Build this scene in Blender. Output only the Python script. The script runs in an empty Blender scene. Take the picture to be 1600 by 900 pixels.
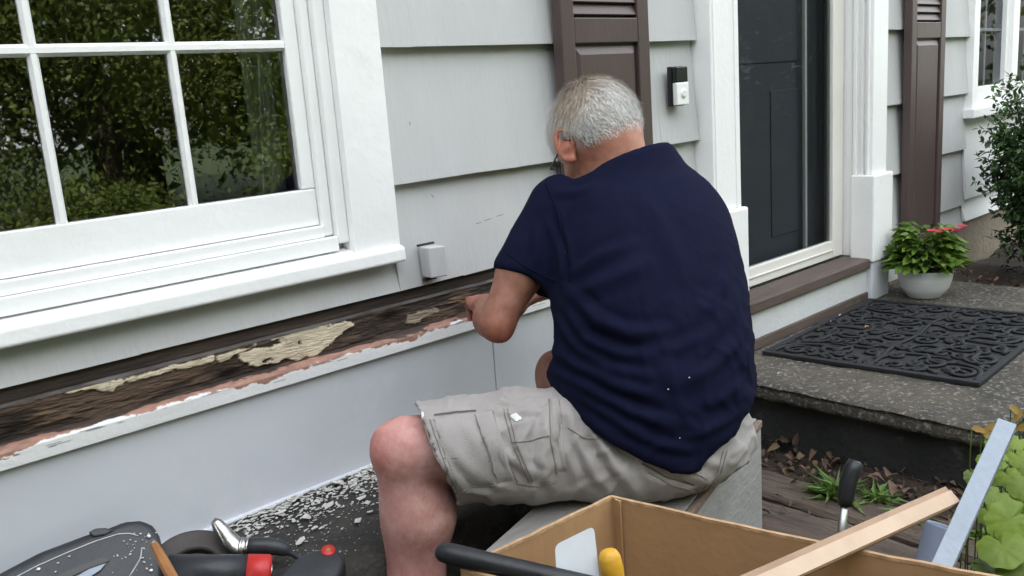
import bpy, bmesh, math, random
import numpy as np
from mathutils import Vector, Matrix
from mathutils.bvhtree import BVHTree
random.seed(7); rng = np.random.default_rng(7)
scene = bpy.context.scene
COL = scene.collection
R = math.radians
# ------------------------------------------------------------------ camera
FPX, YAW, PITCH, ROLL = 1401.73, 0.741857, 0.211804, -0.0734047
CAM = np.array([0.0, -1.8, 1.31])
def _basis():
    cy, sy, cp, sp = math.cos(YAW), math.sin(YAW), math.cos(PITCH), math.sin(PITCH)
    f = np.array([sy*cp, cy*cp, -sp]); r = np.array([cy, -sy, 0.0]); u = np.cross(r, f)
    c, s = math.cos(ROLL), math.sin(ROLL)
    return c*r + s*u, -s*r + c*u, f
CR, CU, CF = _basis()
cam_d = bpy.data.cameras.new('camera'); cam = bpy.data.objects.new('camera', cam_d); COL.objects.link(cam)
cam_d.sensor_width = 36; cam_d.lens = FPX/1600*36; cam_d.clip_start = 0.02; cam_d.clip_end = 500
M = Matrix.Identity(4)
for i in range(3):
    M[i][0] = CR[i]; M[i][1] = CU[i]; M[i][2] = -CF[i]; M[i][3] = CAM[i]
cam.matrix_world = M; scene.camera = cam
# ------------------------------------------------------------------ sky, sun, exposure
SUN_EL, SUN_AZ = R(52), R(-18)          # the sun stands behind the house; its front lies in open shade
sun_dir = np.array([math.sin(SUN_AZ)*math.cos(SUN_EL), math.cos(SUN_AZ)*math.cos(SUN_EL), math.sin(SUN_EL)])
W = bpy.data.worlds.new('World'); scene.world = W; W.use_nodes = True
nt = W.node_tree; nt.nodes.clear()
o_ = nt.nodes.new('ShaderNodeOutputWorld'); bg = nt.nodes.new('ShaderNodeBackground'); bg.inputs[1].default_value = 0.15
sky = nt.nodes.new('ShaderNodeTexSky'); sky.sky_type = 'NISHITA'; sky.sun_disc = False
sky.sun_elevation = SUN_EL; sky.sun_rotation = SUN_AZ; sky.dust_density = 3.0; sky.air_density = 1.0; sky.ozone_density = 1.0
tc = nt.nodes.new('ShaderNodeTexCoord'); nz = nt.nodes.new('ShaderNodeTexNoise'); nz.inputs['Scale'].default_value = 2.2; nz.inputs['Detail'].default_value = 6
rmp = nt.nodes.new('ShaderNodeValToRGB'); rmp.color_ramp.elements[0].position = .36; rmp.color_ramp.elements[1].position = .58
mx = nt.nodes.new('ShaderNodeMixRGB'); mx.inputs[2].default_value = (7.2, 7.3, 7.5, 1)     # bright white cloud
nt.links.new(tc.outputs['Generated'], nz.inputs['Vector']); nt.links.new(nz.outputs['Fac'], rmp.inputs[0])
nt.links.new(rmp.outputs[0], mx.inputs[0]); nt.links.new(sky.outputs[0], mx.inputs[1])
nt.links.new(mx.outputs[0], bg.inputs[0]); nt.links.new(bg.outputs[0], o_.inputs[0])
sl = bpy.data.lights.new('sun', 'SUN'); sl.energy = 4.0; sl.angle = R(0.5); sl.color = (1, .95, .88)
so = bpy.data.objects.new('sun', sl); COL.objects.link(so)
so.rotation_euler = Vector(sun_dir).to_track_quat('Z', 'Y').to_euler(); so.location = (0, 6, 12)
vs = scene.view_settings; vs.view_transform = 'Standard'; vs.look = 'None'; vs.gamma = 1.0; vs.use_curve_mapping = False
vs.exposure = 2.18
scene.cycles.use_denoising = True
scene.cycles.max_bounces = 8; scene.cycles.diffuse_bounces = 4; scene.cycles.glossy_bounces = 3; scene.cycles.transparent_max_bounces = 12
scene.cycles.sample_clamp_indirect = 4.0; scene.cycles.caustics_reflective = False; scene.cycles.caustics_refractive = False

# ------------------------------------------------------------------ pixel -> place helpers (measured on the photograph)
def ray(x, y): return CR*((x-800)/FPX) - CU*((y-450)/FPX) + CF
def ay(x, y, Y=0.0): d = ray(x, y); return CAM + d*((Y-CAM[1])/d[1])
def az(x, y, Z): d = ray(x, y); return CAM + d*((Z-CAM[2])/d[2])
def ad(x, y, t): return CAM + ray(x, y)*t
def V3(*a): return np.array(a, float)
def unit(v): v = np.asarray(v, float); return v/np.linalg.norm(v)

# ------------------------------------------------------------------ materials
MATS = {}
def mat(name, col, rough=.6, col2=None, scale=8.0, detail=5, thresh=None, bump=0.0, bscale=60.0, stretch=(1, 1, 1), spec=.4,
        metal=0.0, sss=0.0, trans=0.0, attr=None, coord='Object', bdetail=4, col3=None, scale3=3.0, thresh3=(.55, .7), sheen=0.0):
    m = bpy.data.materials.new(name); m.use_nodes = True; MATS[name] = m
    n, l = m.node_tree.nodes, m.node_tree.links
    b = n['Principled BSDF']; b.inputs['Base Color'].default_value = (*col, 1); b.inputs['Roughness'].default_value = rough
    b.inputs['Metallic'].default_value = metal; b.inputs['Specular IOR Level'].default_value = spec
    if sheen: b.inputs['Sheen Weight'].default_value = sheen
    if sss:
        b.inputs['Subsurface Weight'].default_value = sss; b.inputs['Subsurface Radius'].default_value = (.02, .008, .004); b.inputs['Subsurface Scale'].default_value = .6
    t = n.new('ShaderNodeTexCoord'); mp = n.new('ShaderNodeMapping'); mp.inputs['Scale'].default_value = stretch
    l.new(t.outputs[coord], mp.inputs[0])
    src = None
    if col2 is not None:
        z = n.new('ShaderNodeTexNoise'); z.inputs['Scale'].default_value = scale; z.inputs['Detail'].default_value = detail; z.inputs['Roughness'].default_value = .6
        l.new(mp.outputs[0], z.inputs['Vector'])
        r = n.new('ShaderNodeValToRGB'); th = thresh or (.35, .65)
        r.color_ramp.elements[0].position, r.color_ramp.elements[1].position = th
        r.color_ramp.elements[0].color = (*col, 1); r.color_ramp.elements[1].color = (*col2, 1)
        l.new(z.outputs['Fac'], r.inputs[0]); src = r.outputs[0]
        if col3 is not None:
            z3 = n.new('ShaderNodeTexNoise'); z3.inputs['Scale'].default_value = scale3; z3.inputs['Detail'].default_value = 8; z3.inputs['Roughness'].default_value = .7
            l.new(mp.outputs[0], z3.inputs['Vector'])
            r3 = n.new('ShaderNodeValToRGB'); r3.color_ramp.elements[0].position, r3.color_ramp.elements[1].position = thresh3
            l.new(z3.outputs['Fac'], r3.inputs[0])
            mm = n.new('ShaderNodeMixRGB'); mm.inputs[2].default_value = (*col3, 1)
            l.new(r3.outputs[0], mm.inputs[0]); l.new(src, mm.inputs[1]); src = mm.outputs[0]
    if attr:
        a = n.new('ShaderNodeAttribute'); a.attribute_name = attr
        if src is None: src = a.outputs['Color']
        else:
            mm = n.new('ShaderNodeMixRGB'); mm.blend_type = 'MULTIPLY'; mm.inputs[0].default_value = 1
            l.new(src, mm.inputs[1]); l.new(a.outputs['Color'], mm.inputs[2]); src = mm.outputs[0]
    if src is not None: l.new(src, b.inputs['Base Color'])
    if bump:
        z2 = n.new('ShaderNodeTexNoise'); z2.inputs['Scale'].default_value = bscale; z2.inputs['Detail'].default_value = bdetail
        l.new(mp.outputs[0], z2.inputs['Vector'])
        bp = n.new('ShaderNodeBump'); bp.inputs['Strength'].default_value = bump; bp.inputs['Distance'].default_value = .01
        l.new(z2.outputs['Fac'], bp.inputs['Height']); l.new(bp.outputs[0], b.inputs['Normal'])
    if trans:
        tr = n.new('ShaderNodeBsdfTranslucent'); ms = n.new('ShaderNodeMixShader'); ms.inputs[0].default_value = trans
        if src is not None: l.new(src, tr.inputs[0])
        else: tr.inputs[0].default_value = (*col, 1)
        l.new(b.outputs[0], ms.inputs[1]); l.new(tr.outputs[0], ms.inputs[2])
        l.new(ms.outputs[0], n['Material Output'].inputs['Surface'])
    return m
mat('white_trim', (.86, .865, .855), .38, (.81, .815, .805), 3, bump=.14, bscale=45, spec=.45, col3=(.74, .73, .70), scale3=7, thresh3=(.60, .86))
mat('cream_frame', (.74, .72, .67), .4, (.70, .68, .63), 4, bump=.05, bscale=50)
mat('siding_paint', (.50, .505, .50), .62, (.455, .46, .46), 2.2, bump=.22, bscale=45, stretch=(1.6, 1.6, .35), col3=(.43, .43, .42), scale3=3, thresh3=(.56, .82))
mat('panel_paint', (.59, .61, .645), .45, (.55, .57, .605), 2.5, bump=.10, bscale=14, col3=(.62, .635, .66), scale3=4)
mat('white_panel', (.74, .745, .74), .55, (.68, .69, .69), 3, bump=.15, bscale=40)
mat('shutter_brown', (.080, .056, .052), .42, (.068, .047, .044), 5, bump=.08, bscale=70, stretch=(1, 1, .3))
mat('dark_board', (.075, .052, .042), .75, (.028, .021, .018), 14, stretch=(.25, 1, 3), bump=.35, bscale=40, col3=(.13, .095, .08), scale3=10, thresh3=(.58, .78))
mat('board_lip', (.15, .135, .125), .7, (.05, .04, .036), 30, stretch=(.3, 1, 2), bump=.3)
mat('rotten_wood', (.085, .055, .037), .85, (.020, .015, .013), 11, stretch=(.34, 1, 1.7), bump=1.0, bscale=60, col3=(.17, .105, .065), scale3=9, thresh3=(.56, .74), bdetail=8)
mat('cream_paint', (.60, .52, .35), .6, (.48, .41, .27), 18, bump=.35, bscale=60, col3=(.40, .35, .24), scale3=22, thresh3=(.60, .72))
mat('worn_wood', (1, 1, 1), .85, attr='tint', bump=.5, bscale=120, stretch=(.4, 1, 2), bdetail=8)
mat('worn_paint', (1, 1, 1), .6, attr='tint', bump=.12, bscale=90)
mat('raw_tan', (.20, .125, .07), .85, (.11, .07, .042), 26, stretch=(.4, 1, 2), bump=.5, col3=(.36, .27, .16), scale3=30, thresh3=(.56, .7))
mat('red_primer', (.27, .150, .115), .85, (.15, .085, .065), 18, bump=.4, col3=(.08, .055, .045), scale3=14, thresh3=(.54, .66))
mat('tread_brown', (.105, .078, .066), .65, (.075, .055, .046), 8, stretch=(.4, 2, 2), bump=.2, bscale=60, col3=(.2, .175, .155), scale3=9, thresh3=(.6, .75))
mat('riser_white', (.62, .63, .63), .6, (.56, .57, .57), 6, bump=.2, col3=(.22, .19, .16), scale3=16, thresh3=(.66, .72))
mat('inner_door', (.085, .095, .105), .5)
mat('room_dark', (.10, .095, .09), .9)
mat('concrete', (.100, .085, .065), .95, (.046, .044, .037), 6, bump=1.0, bscale=130, col3=(.34, .325, .295), scale3=62, thresh3=(.53, .72), bdetail=8)
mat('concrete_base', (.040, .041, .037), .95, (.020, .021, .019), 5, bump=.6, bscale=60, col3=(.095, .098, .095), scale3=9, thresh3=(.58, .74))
mat('foundation_tan', (.33, .28, .21), .95, (.24, .20, .15), 5, bump=.5, bscale=40)
mat('ledge_tar', (.055, .050, .044), .95, (.030, .028, .026), 10, bump=.9, bscale=90, col3=(.12, .11, .098), scale3=60, thresh3=(.58, .72), bdetail=8)
mat('soil', (.050, .036, .026), 1, (.022, .017, .013), 9, bump=1, bscale=40, col3=(.10, .075, .055), scale3=30, thresh3=(.55, .7), bdetail=8)
mat('lawn', (.055, .085, .022), .9, (.035, .06, .016), 3, bump=1, bscale=30)
mat('timber', (.105, .078, .06), .9, (.05, .038, .03), 7, stretch=(3, .35, 1), bump=.8, bscale=40, col3=(.14, .115, .09), scale3=9)
mat('weathered_ply', (.27, .255, .24), .85, (.19, .18, .17), 5, stretch=(.35, 2.2, 2.2), bump=.4, bscale=40, col3=(.20, .145, .115), scale3=5, thresh3=(.60, .78))
mat('weathered_side', (.30, .295, .28), .85, (.24, .235, .225), 5, stretch=(.35, 2.2, 2.2), bump=.35, bscale=40)
mat('rotten_edge', (.20, .145, .115), .9, (.12, .085, .07), 12, stretch=(.4, 2, 2), bump=.6)
mat('cardboard', (.42, .255, .125), .8, (.37, .22, .105), 4, bump=.10, bscale=60)
mat('cardboard_edge', (.47, .31, .17), .85, (.34, .21, .11), 60, bump=.4)
mat('new_wood', (.52, .385, .275), .55, (.45, .325, .225), 10, stretch=(1, 1, 1), bump=.08, bscale=80)
mat('strip_edge_shaded', (.34, .225, .14), .6, (.28, .18, .11), 14, bump=.1)  # darker copy of the raw wood; the edge's shade is put into its colour
mat('grey_paint', (.31, .36, .42), .5, (.27, .315, .37), 10, bump=.2, bscale=60)
mat('pipe_grey', (.19, .225, .31), .6, (.165, .195, .27), 10, bump=.1)
mat('black_rubber', (.016, .017, .020), .42, (.012, .013, .015), 20, bump=.1, bscale=80)
mat('mat_rubber', (.010, .011, .013), .75, (.013, .014, .015), 20, bump=.25, bscale=120)
mat('mat_pit', (.010, .010, .011), .9, (.03, .028, .025), 25)
mat('tool_black', (.030, .033, .038), .42, (.022, .024, .028), 12, bump=.12, bscale=80, col3=(.16, .155, .15), scale3=26, thresh3=(.66, .80))
mat('tool_brown', (.055, .047, .042), .6, (.035, .03, .027), 12, bump=.2, bscale=60, col3=(.14, .12, .105), scale3=16, thresh3=(.62, .75))
mat('tool_line', (.45, .46, .47), .6)
mat('red_plastic', (.50, .030, .028), .4, (.44, .024, .022), 12)
mat('chrome', (.62, .60, .57), .28, (.42, .39, .36), 25, metal=1.0, bump=.1, bscale=60)
mat('steel', (.45, .45, .44), .35, metal=1.0)
mat('handle_wood', (.36, .165, .060), .55, (.28, .12, .045), 20, bump=.1)
mat('yellow_handle', (.66, .37, .035), .45, (.55, .28, .025), 18, bump=.15, col3=(.30, .17, .03), scale3=12, thresh3=(.66, .75))
mat('blade_white', (.72, .75, .78), .45, (.62, .66, .70), 8)
mat('bell_black', (.012, .012, .013), .25)
mat('bell_silver', (.62, .63, .64), .4)
mat('bell_light', (.80, .80, .79), .4)
mat('pot_glaze', (.62, .64, .63), .4, (.55, .57, .56), 10, bump=.15, bscale=20, stretch=(.3, .3, 3))
mat('leaf_pot', (.15, .245, .045), .45, (.09, .17, .03), 14, trans=.3, attr='tint')
mat('leaf_shrub', (.050, .105, .026), .38, (.026, .060, .017), 10, trans=.2, attr='tint')
mat('leaf_lime', (.23, .31, .045), .5, (.15, .23, .033), 12, trans=.35, attr='tint', bump=.2, bscale=60)
mat('leaf_weed', (.12, .20, .045), .6, (.075, .14, .033), 12, trans=.25, attr='tint')
mat('leaf_tree', (.16, .20, .05), .5, (.09, .14, .035), 1.2, trans=.35, attr='tint')
mat('leaf_dry', (.17, .12, .085), .9, (.09, .065, .048), 14, attr='tint', trans=.15)
mat('leaf_yellow', (.30, .19, .04), .7, (.22, .14, .03), 14, trans=.3)
mat('petal', (.62, .02, .06), .5, (.70, .07, .13), 30, trans=.3)
mat('bark', (.075, .058, .045), .95, (.04, .03, .024), 12, stretch=(2, 2, .4), bump=.8, bscale=30)
mat('flake', (.56, .55, .52), .75, (.40, .385, .35), 25)
mat('curtain', (.78, .78, .79), .9, trans=.3)
mat('skin', (.48, .285, .205), .55, (.36, .175, .118), 34, detail=6, thresh=(.36, .66), bump=.10, bscale=320, sss=.10, attr='tint', spec=.35, col3=(.40, .20, .145), scale3=11, thresh3=(.50, .72))
mat('hair', (1, 1, 1), .5, attr='tint', spec=.35)
mat('navy_cotton', (.0070, .0086, .0255), .9, (.0057, .0070, .0208), 4, bump=.18, bscale=500, spec=.06, col3=(.0080, .0095, .0270), scale3=9, thresh3=(.5, .75))
mat('khaki', (.350, .328, .314), .85, (.302, .282, .27), 9, bump=.25, bscale=420, spec=.15, col3=(.40, .38, .365), scale3=5, thresh3=(.5, .75))
mat('khaki_seam', (.24, .215, .18), .9, (.19, .17, .145), 200)
mat('khaki_dark', (.15, .13, .11), .95)
mat('white_splash', (.72, .72, .70), .7)
mat('shoe', (.06, .05, .045), .7)
mat('black_frame', (.012, .012, .012), .3)
mat('eye', (.5, .5, .48), .2)
def glass_mat(name, ior, tint):
    m = bpy.data.materials.new(name); m.use_nodes = True; MATS[name] = m
    n, l = m.node_tree.nodes, m.node_tree.links; n.remove(n['Principled BSDF'])
    fr = n.new('ShaderNodeFresnel'); fr.inputs[0].default_value = ior
    tr = n.new('ShaderNodeBsdfTransparent'); tr.inputs[0].default_value = (*tint, 1)
    gl = n.new('ShaderNodeBsdfGlossy'); gl.inputs['Roughness'].default_value = .014
    t = n.new('ShaderNodeTexCoord'); z = n.new('ShaderNodeTexNoise'); z.inputs['Scale'].default_value = 5; z.inputs['Detail'].default_value = 1
    bp = n.new('ShaderNodeBump'); bp.inputs['Strength'].default_value = .03; bp.inputs['Distance'].default_value = .02
    l.new(t.outputs['Object'], z.inputs['Vector']); l.new(z.outputs['Fac'], bp.inputs['Height']); l.new(bp.outputs[0], gl.inputs['Normal'])
    ms = n.new('ShaderNodeMixShader'); l.new(fr.outputs[0], ms.inputs[0]); l.new(tr.outputs[0], ms.inputs[1]); l.new(gl.outputs[0], ms.inputs[2])
    l.new(ms.outputs[0], n['Material Output'].inputs['Surface'])
glass_mat('window_glass', 2.15, (.90, .92, .92)); glass_mat('door_glass', 1.10, (.62, .64, .66))

# ------------------------------------------------------------------ mesh helpers
def link(o, parent=None):
    COL.objects.link(o)
    if parent is not None: o.parent = parent
    return o
def tag(o, label=None, cat=None, group=None, kind=None):
    if label: o['label'] = label
    if cat: o['category'] = cat
    if group: o['group'] = group
    if kind: o['kind'] = kind
    return o
def empty(name, loc, label=None, cat=None, group=None, parent=None):
    o = bpy.data.objects.new(name, None); o.empty_display_size = .05; link(o, parent)
    o.location = Vector([float(q) for q in loc])
    return tag(o, label, cat, group)
class MB:
    def __init__(s): s.v, s.f, s.n = [], [], 0
    def add(s, v, f):
        v = np.asarray(v, float).reshape(-1, 3)
        s.v.append(v); s.f += [tuple(int(i)+s.n for i in q) for q in f]; s.n += len(v); return s
    def box(s, x0, x1, y0, y1, z0, z1):
        v = [(x, y, z) for z in (z0, z1) for y in (y0, y1) for x in (x0, x1)]
        return s.add(v, [(0, 2, 3, 1), (4, 5, 7, 6), (0, 1, 5, 4), (2, 6, 7, 3), (0, 4, 6, 2), (1, 3, 7, 5)])
    def hexa(s, b, t):            # bottom 4, top 4
        return s.add(list(b)+list(t), [(3, 2, 1, 0), (4, 5, 6, 7), (0, 1, 5, 4), (1, 2, 6, 5), (2, 3, 7, 6), (3, 0, 4, 7)])
    def obox(s, c, ax, ay_, az_):  # centre and three half-axes
        c, a, b, d = map(np.asarray, (c, ax, ay_, az_))
        bt = [c-a-b-d, c+a-b-d, c+a+b-d, c-a+b-d]; tp = [q+2*d for q in bt]
        return s.hexa(bt, tp)
    def tube(s, pts, rad, n=14, flat=1.0, up=None):
        pts = [np.asarray(p, float) for p in pts]; m = len(pts)
        rad = [rad]*m if np.isscalar(rad) else rad
        rings = []; prev = None
        for i, p in enumerate(pts):
            d = unit(pts[min(i+1, m-1)]-pts[max(i-1, 0)])
            ref = prev if prev is not None else (np.asarray(up, float) if up is not None else (V3(0, 0, 1) if abs(d[2]) < .9 else V3(1, 0, 0)))
            a = unit(ref - d*(ref@d)); b = np.cross(d, a); prev = a
            th = np.linspace(0, 2*math.pi, n, endpoint=False)
            rings.append(p + rad[i]*(np.cos(th)[:, None]*a*flat + np.sin(th)[:, None]*b))
        v = np.vstack(rings+[pts[0][None], pts[-1][None]]); f = []
        for i in range(m-1):
            for k in range(n):
                k2 = (k+1) % n; f.append((i*n+k, i*n+k2, (i+1)*n+k2, (i+1)*n+k))
        for k in range(n):
            k2 = (k+1) % n; f.append((m*n, k2, k)); f.append((m*n+1, (m-1)*n+k, (m-1)*n+k2))
        return s.add(v, f)
    def lathe(s, c, prof, n=32, axis=None):
        c = np.asarray(c, float); ax = unit(axis) if axis is not None else V3(0, 0, 1)
        ref = V3(1, 0, 0) if abs(ax[0]) < .9 else V3(0, 1, 0); a = unit(ref-ax*(ref@ax)); b = np.cross(ax, a)
        th = np.linspace(0, 2*math.pi, n, endpoint=False); v = []
        for r, z in prof: v.append(c + ax*z + r*(np.cos(th)[:, None]*a + np.sin(th)[:, None]*b))
        m = len(prof); f = []
        for i in range(m-1):
            for k in range(n):
                k2 = (k+1) % n; f.append((i*n+k, i*n+k2, (i+1)*n+k2, (i+1)*n+k))
        return s.add(np.vstack(v), f)
    def prism(s, poly, off):       # planar polygon (3-D points) extruded by off
        p = np.asarray(poly, float); q = p + np.asarray(off, float); n = len(p)
        return s.add(np.vstack([p, q]), [tuple(range(n))[::-1], tuple(range(n, 2*n))]+[(i, (i+1) % n, n+(i+1) % n, n+i) for i in range(n)])
    def build(s, name, m, parent=None, smooth=False, bevel=0, seg=2, label=None, cat=None, group=None, kind=None, tint=None, origin=True):
        v = np.vstack(s.v); org = v.mean(0) if (origin and parent is None) else np.zeros(3)
        if origin and parent is None: org = np.array([v[:, 0].mean(), v[:, 1].mean(), v[:, 2].min()])
        if parent is not None: org = np.array(parent_loc(parent)); v2 = v - org
        else: v2 = v - org
        me = bpy.data.meshes.new(name); me.from_pydata(v2.tolist(), [], s.f); me.update()
        me.materials.append(MATS[m])
        if smooth: me.polygons.foreach_set('use_smooth', [True]*len(me.polygons))
        o = bpy.data.objects.new(name, me); link(o, parent)
        if parent is None: o.location = org
        if tint is not None: set_tint(me, tint)
        if bevel:
            fix_normals(me)
            b = o.modifiers.new('bevel', 'BEVEL'); b.width = bevel; b.segments = seg; b.limit_method = 'ANGLE'; b.angle_limit = R(40)
        return tag(o, label, cat, group, kind)
def parent_loc(p):
    l = np.zeros(3)
    while p is not None: l += np.array(p.location); p = p.parent
    return l
def fix_normals(me):
    bm = bmesh.new(); bm.from_mesh(me); bmesh.ops.recalc_face_normals(bm, faces=bm.faces); bm.to_mesh(me); bm.free()
def set_tint(me, cols):
    a = me.color_attributes.new('tint', 'FLOAT_COLOR', 'POINT')
    c = np.ones((len(me.vertices), 4), np.float32); c[:, :3] = cols; a.data.foreach_set('color', c.ravel())
def box(name, m, parent, x0, x1, y0, y1, z0, z1, bevel=.002, **k):
    return MB().box(x0, x1, y0, y1, z0, z1).build(name, m, parent, bevel=bevel, **k)

# ------------------------------------------------------------------ signed distance modelling for bodies and cloth
class Field:
    def __init__(s, lo, hi, h):
        s.lo = np.asarray(lo, float); s.h = h; s.n = np.ceil((np.asarray(hi)-s.lo)/h).astype(int)+1
        s.d = np.full(s.n, .2, np.float32); s.ax = [s.lo[i]+h*np.arange(s.n[i]) for i in range(3)]
    def sub(s, lo, hi, pad):
        a = np.clip(np.floor((np.asarray(lo)-pad-s.lo)/s.h).astype(int), 0, s.n-1); b = np.clip(np.ceil((np.asarray(hi)+pad-s.lo)/s.h).astype(int)+1, 1, s.n)
        sl_ = tuple(slice(a[i], b[i]) for i in range(3))
        P = np.stack(np.meshgrid(*[s.ax[i][sl_[i]] for i in range(3)], indexing='ij'), -1)
        return sl_, P
    def union(s, sl_, d, k):
        a = s.d[sl_]; h = np.maximum(k-np.abs(a-d), 0)/k if k > 0 else 0
        s.d[sl_] = np.minimum(a, d)-h*h*k*.25
    def cone(s, a, b, ra, rb, k=.02, cut=False):
        a, b = np.asarray(a, float), np.asarray(b, float); r = max(ra, rb)
        sl_, P = s.sub(np.minimum(a, b)-r, np.maximum(a, b)+r, .06)
        ab = b-a; t = np.clip(((P-a)@ab)/(ab@ab), 0, 1)
        d = np.linalg.norm(P-a-t[..., None]*ab, axis=-1)-(ra+(rb-ra)*t)
        if cut: s.d[sl_] = np.maximum(s.d[sl_], -d)
        else: s.union(sl_, d, k)
        return s
    def ell(s, c, rad, axes=None, k=.02):
        c = np.asarray(c, float); A = np.eye(3) if axes is None else np.array([unit(q) for q in axes]); r = max(rad)
        sl_, P = s.sub(c-r, c+r, .06); q = (P-c)@A.T; rad = np.asarray(rad)
        k0 = np.linalg.norm(q/rad, axis=-1); k1 = np.linalg.norm(q/rad**2, axis=-1)
        s.union(sl_, k0*(k0-1)/np.maximum(k1, 1e-6), k); return s
    def loft(s, rows, right, fwd, k=.02, p=2.3):   # rows: z, cx, cy, half width, half depth
        rows = np.array(rows); right, fwd = unit(right), unit(fwd); r = rows[:, 3:].max()+.05
        lo = [rows[:, 1].min()-r, rows[:, 2].min()-r, rows[0, 0]]; hi = [rows[:, 1].max()+r, rows[:, 2].max()+r, rows[-1, 0]]
        sl_, P = s.sub(lo, hi, .05); z = P[..., 2]
        zz = np.clip(z, rows[0, 0], rows[-1, 0])
        zi = np.linspace(rows[0, 0], rows[-1, 0], 200)
        def cr(col):                      # smoothed interpolation of the table
            y = np.interp(zi, rows[:, 0], rows[:, col]); ker = np.hanning(17); ker /= ker.sum()
            return np.interp(zz, zi, np.convolve(np.pad(y, 8, 'edge'), ker, 'valid'))
        cx, cy, a, b = cr(1), cr(2), cr(3), cr(4)
        u = (P[..., 0]-cx)*right[0]+(P[..., 1]-cy)*right[1]; w = (P[..., 0]-cx)*fwd[0]+(P[..., 1]-cy)*fwd[1]
        e = (np.abs(u/a)**p+np.abs(w/b)**p)**(1/p); d = (e-1)*np.minimum(a, b)
        d = np.maximum(d, np.maximum(rows[0, 0]-z, z-rows[-1, 0])); s.union(sl_, d, k); return s
    def plane(s, p, n):                   # keep the side the normal points away from
        P = np.stack(np.meshgrid(*s.ax, indexing='ij'), -1)
        s.d = np.maximum(s.d, ((P-np.asarray(p))@unit(n)).astype(np.float32)); return s
    def plane_local(s, p, n, c, r):       # the same, only inside a ball
        c = np.asarray(c, float); sl_, P = s.sub(c-r, c+r, 0); d = (P-np.asarray(p))@unit(n)
        ins = np.linalg.norm(P-c, axis=-1) < r
        s.d[sl_] = np.where(ins, np.maximum(s.d[sl_], d), s.d[sl_]); return s
    def nets(s):
        d = s.d; neg = d < 0; n = s.n
        c = [neg[i:n[0]-1+i, j:n[1]-1+j, k:n[2]-1+k] for i in (0, 1) for j in (0, 1) for k in (0, 1)]
        cnt = sum(q.astype(np.int8) for q in c); act = (cnt > 0) & (cnt < 8)
        idx = np.argwhere(act); vid = np.full(act.shape, -1, np.int64); vid[act] = np.arange(len(idx))
        acc = np.zeros((len(idx), 3)); w = np.zeros(len(idx))
        cor = np.array([(i, j, k) for i in (0, 1) for j in (0, 1) for k in (0, 1)])
        val = np.stack([d[idx[:, 0]+q[0], idx[:, 1]+q[1], idx[:, 2]+q[2]] for q in cor], 1)
        for a in range(8):
            for b in range(a+1, 8):
                if np.abs(cor[a]-cor[b]).sum() != 1: continue
                va, vb = val[:, a], val[:, b]; m = (va < 0) != (vb < 0); t = np.where(m, va/np.where(m, va-vb, 1), 0)
                acc += np.where(m[:, None], cor[a]+(cor[b]-cor[a])*t[:, None], 0); w += m
        v = s.lo+s.h*(idx+acc/w[:, None]); faces = []
        for ax_ in range(3):
            u1, u2 = (ax_+1) % 3, (ax_+2) % 3
            sa = [slice(None)]*3; sb = [slice(None)]*3; sa[ax_] = slice(0, -1); sb[ax_] = slice(1, None)
            e = np.argwhere(neg[tuple(sa)] != neg[tuple(sb)])
            e = e[(e[:, u1] > 0) & (e[:, u2] > 0) & (e[:, u1] < n[u1]-1) & (e[:, u2] < n[u2]-1)]
            q = []
            for (x1, x2) in ((0, 0), (-1, 0), (-1, -1), (0, -1)):
                z = e.copy(); z[:, u1] += x1; z[:, u2] += x2; q.append(vid[z[:, 0], z[:, 1], z[:, 2]])
            q = np.stack(q, 1); fl = neg[tuple(sa)][e[:, 0], e[:, 1], e[:, 2]]
            q[~fl] = q[~fl][:, ::-1]; faces.append(q)
        return v, np.vstack(faces)
def relax(v, f, it=2, lam=.5):
    e = np.vstack([f[:, [0, 1]], f[:, [1, 2]], f[:, [2, 3]], f[:, [3, 0]]]); e = np.vstack([e, e[:, ::-1]])
    deg = np.bincount(e[:, 0], minlength=len(v))[:, None]
    for _ in range(it):
        s = np.stack([np.bincount(e[:, 0], v[e[:, 1], i], len(v)) for i in range(3)], 1)
        v = v+lam*(s/np.maximum(deg, 1)-v)
    return v
def vnormals(v, f):
    n = np.cross(v[f[:, 2]]-v[f[:, 0]], v[f[:, 3]]-v[f[:, 1]]); out = np.zeros_like(v)
    for i in range(4): np.add.at(out, f[:, i], n)
    return out/np.maximum(np.linalg.norm(out, axis=1), 1e-9)[:, None]
def mesh_obj(name, v, f, m, parent, tint=None):
    org = parent_loc(parent); me = bpy.data.meshes.new(name); me.from_pydata((v-org).tolist(), [], f.tolist() if hasattr(f, 'tolist') else f); me.update()
    me.materials.append(MATS[m]); me.polygons.foreach_set('use_smooth', [True]*len(me.polygons))
    if tint is not None: set_tint(me, tint)
    return link(bpy.data.objects.new(name, me), parent)
def bvh_of(v, f): return BVHTree.FromPolygons([Vector(q) for q in v], [tuple(int(i) for i in q) for q in f])
def hit(bvh, x, y):
    d = ray(x, y); r = bvh.ray_cast(Vector(CAM), Vector(unit(d)))
    return None if r[0] is None else (np.array(r[0]), np.array(r[1]))
def resample(pts, step):
    pts = np.asarray(pts, float); L = np.r_[0, np.cumsum(np.linalg.norm(np.diff(pts, axis=0), axis=1))]
    s = np.linspace(0, L[-1], max(2, int(L[-1]/step)+1)); return np.stack([np.interp(s, L, pts[:, i]) for i in range(pts.shape[1])], 1)
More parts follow.
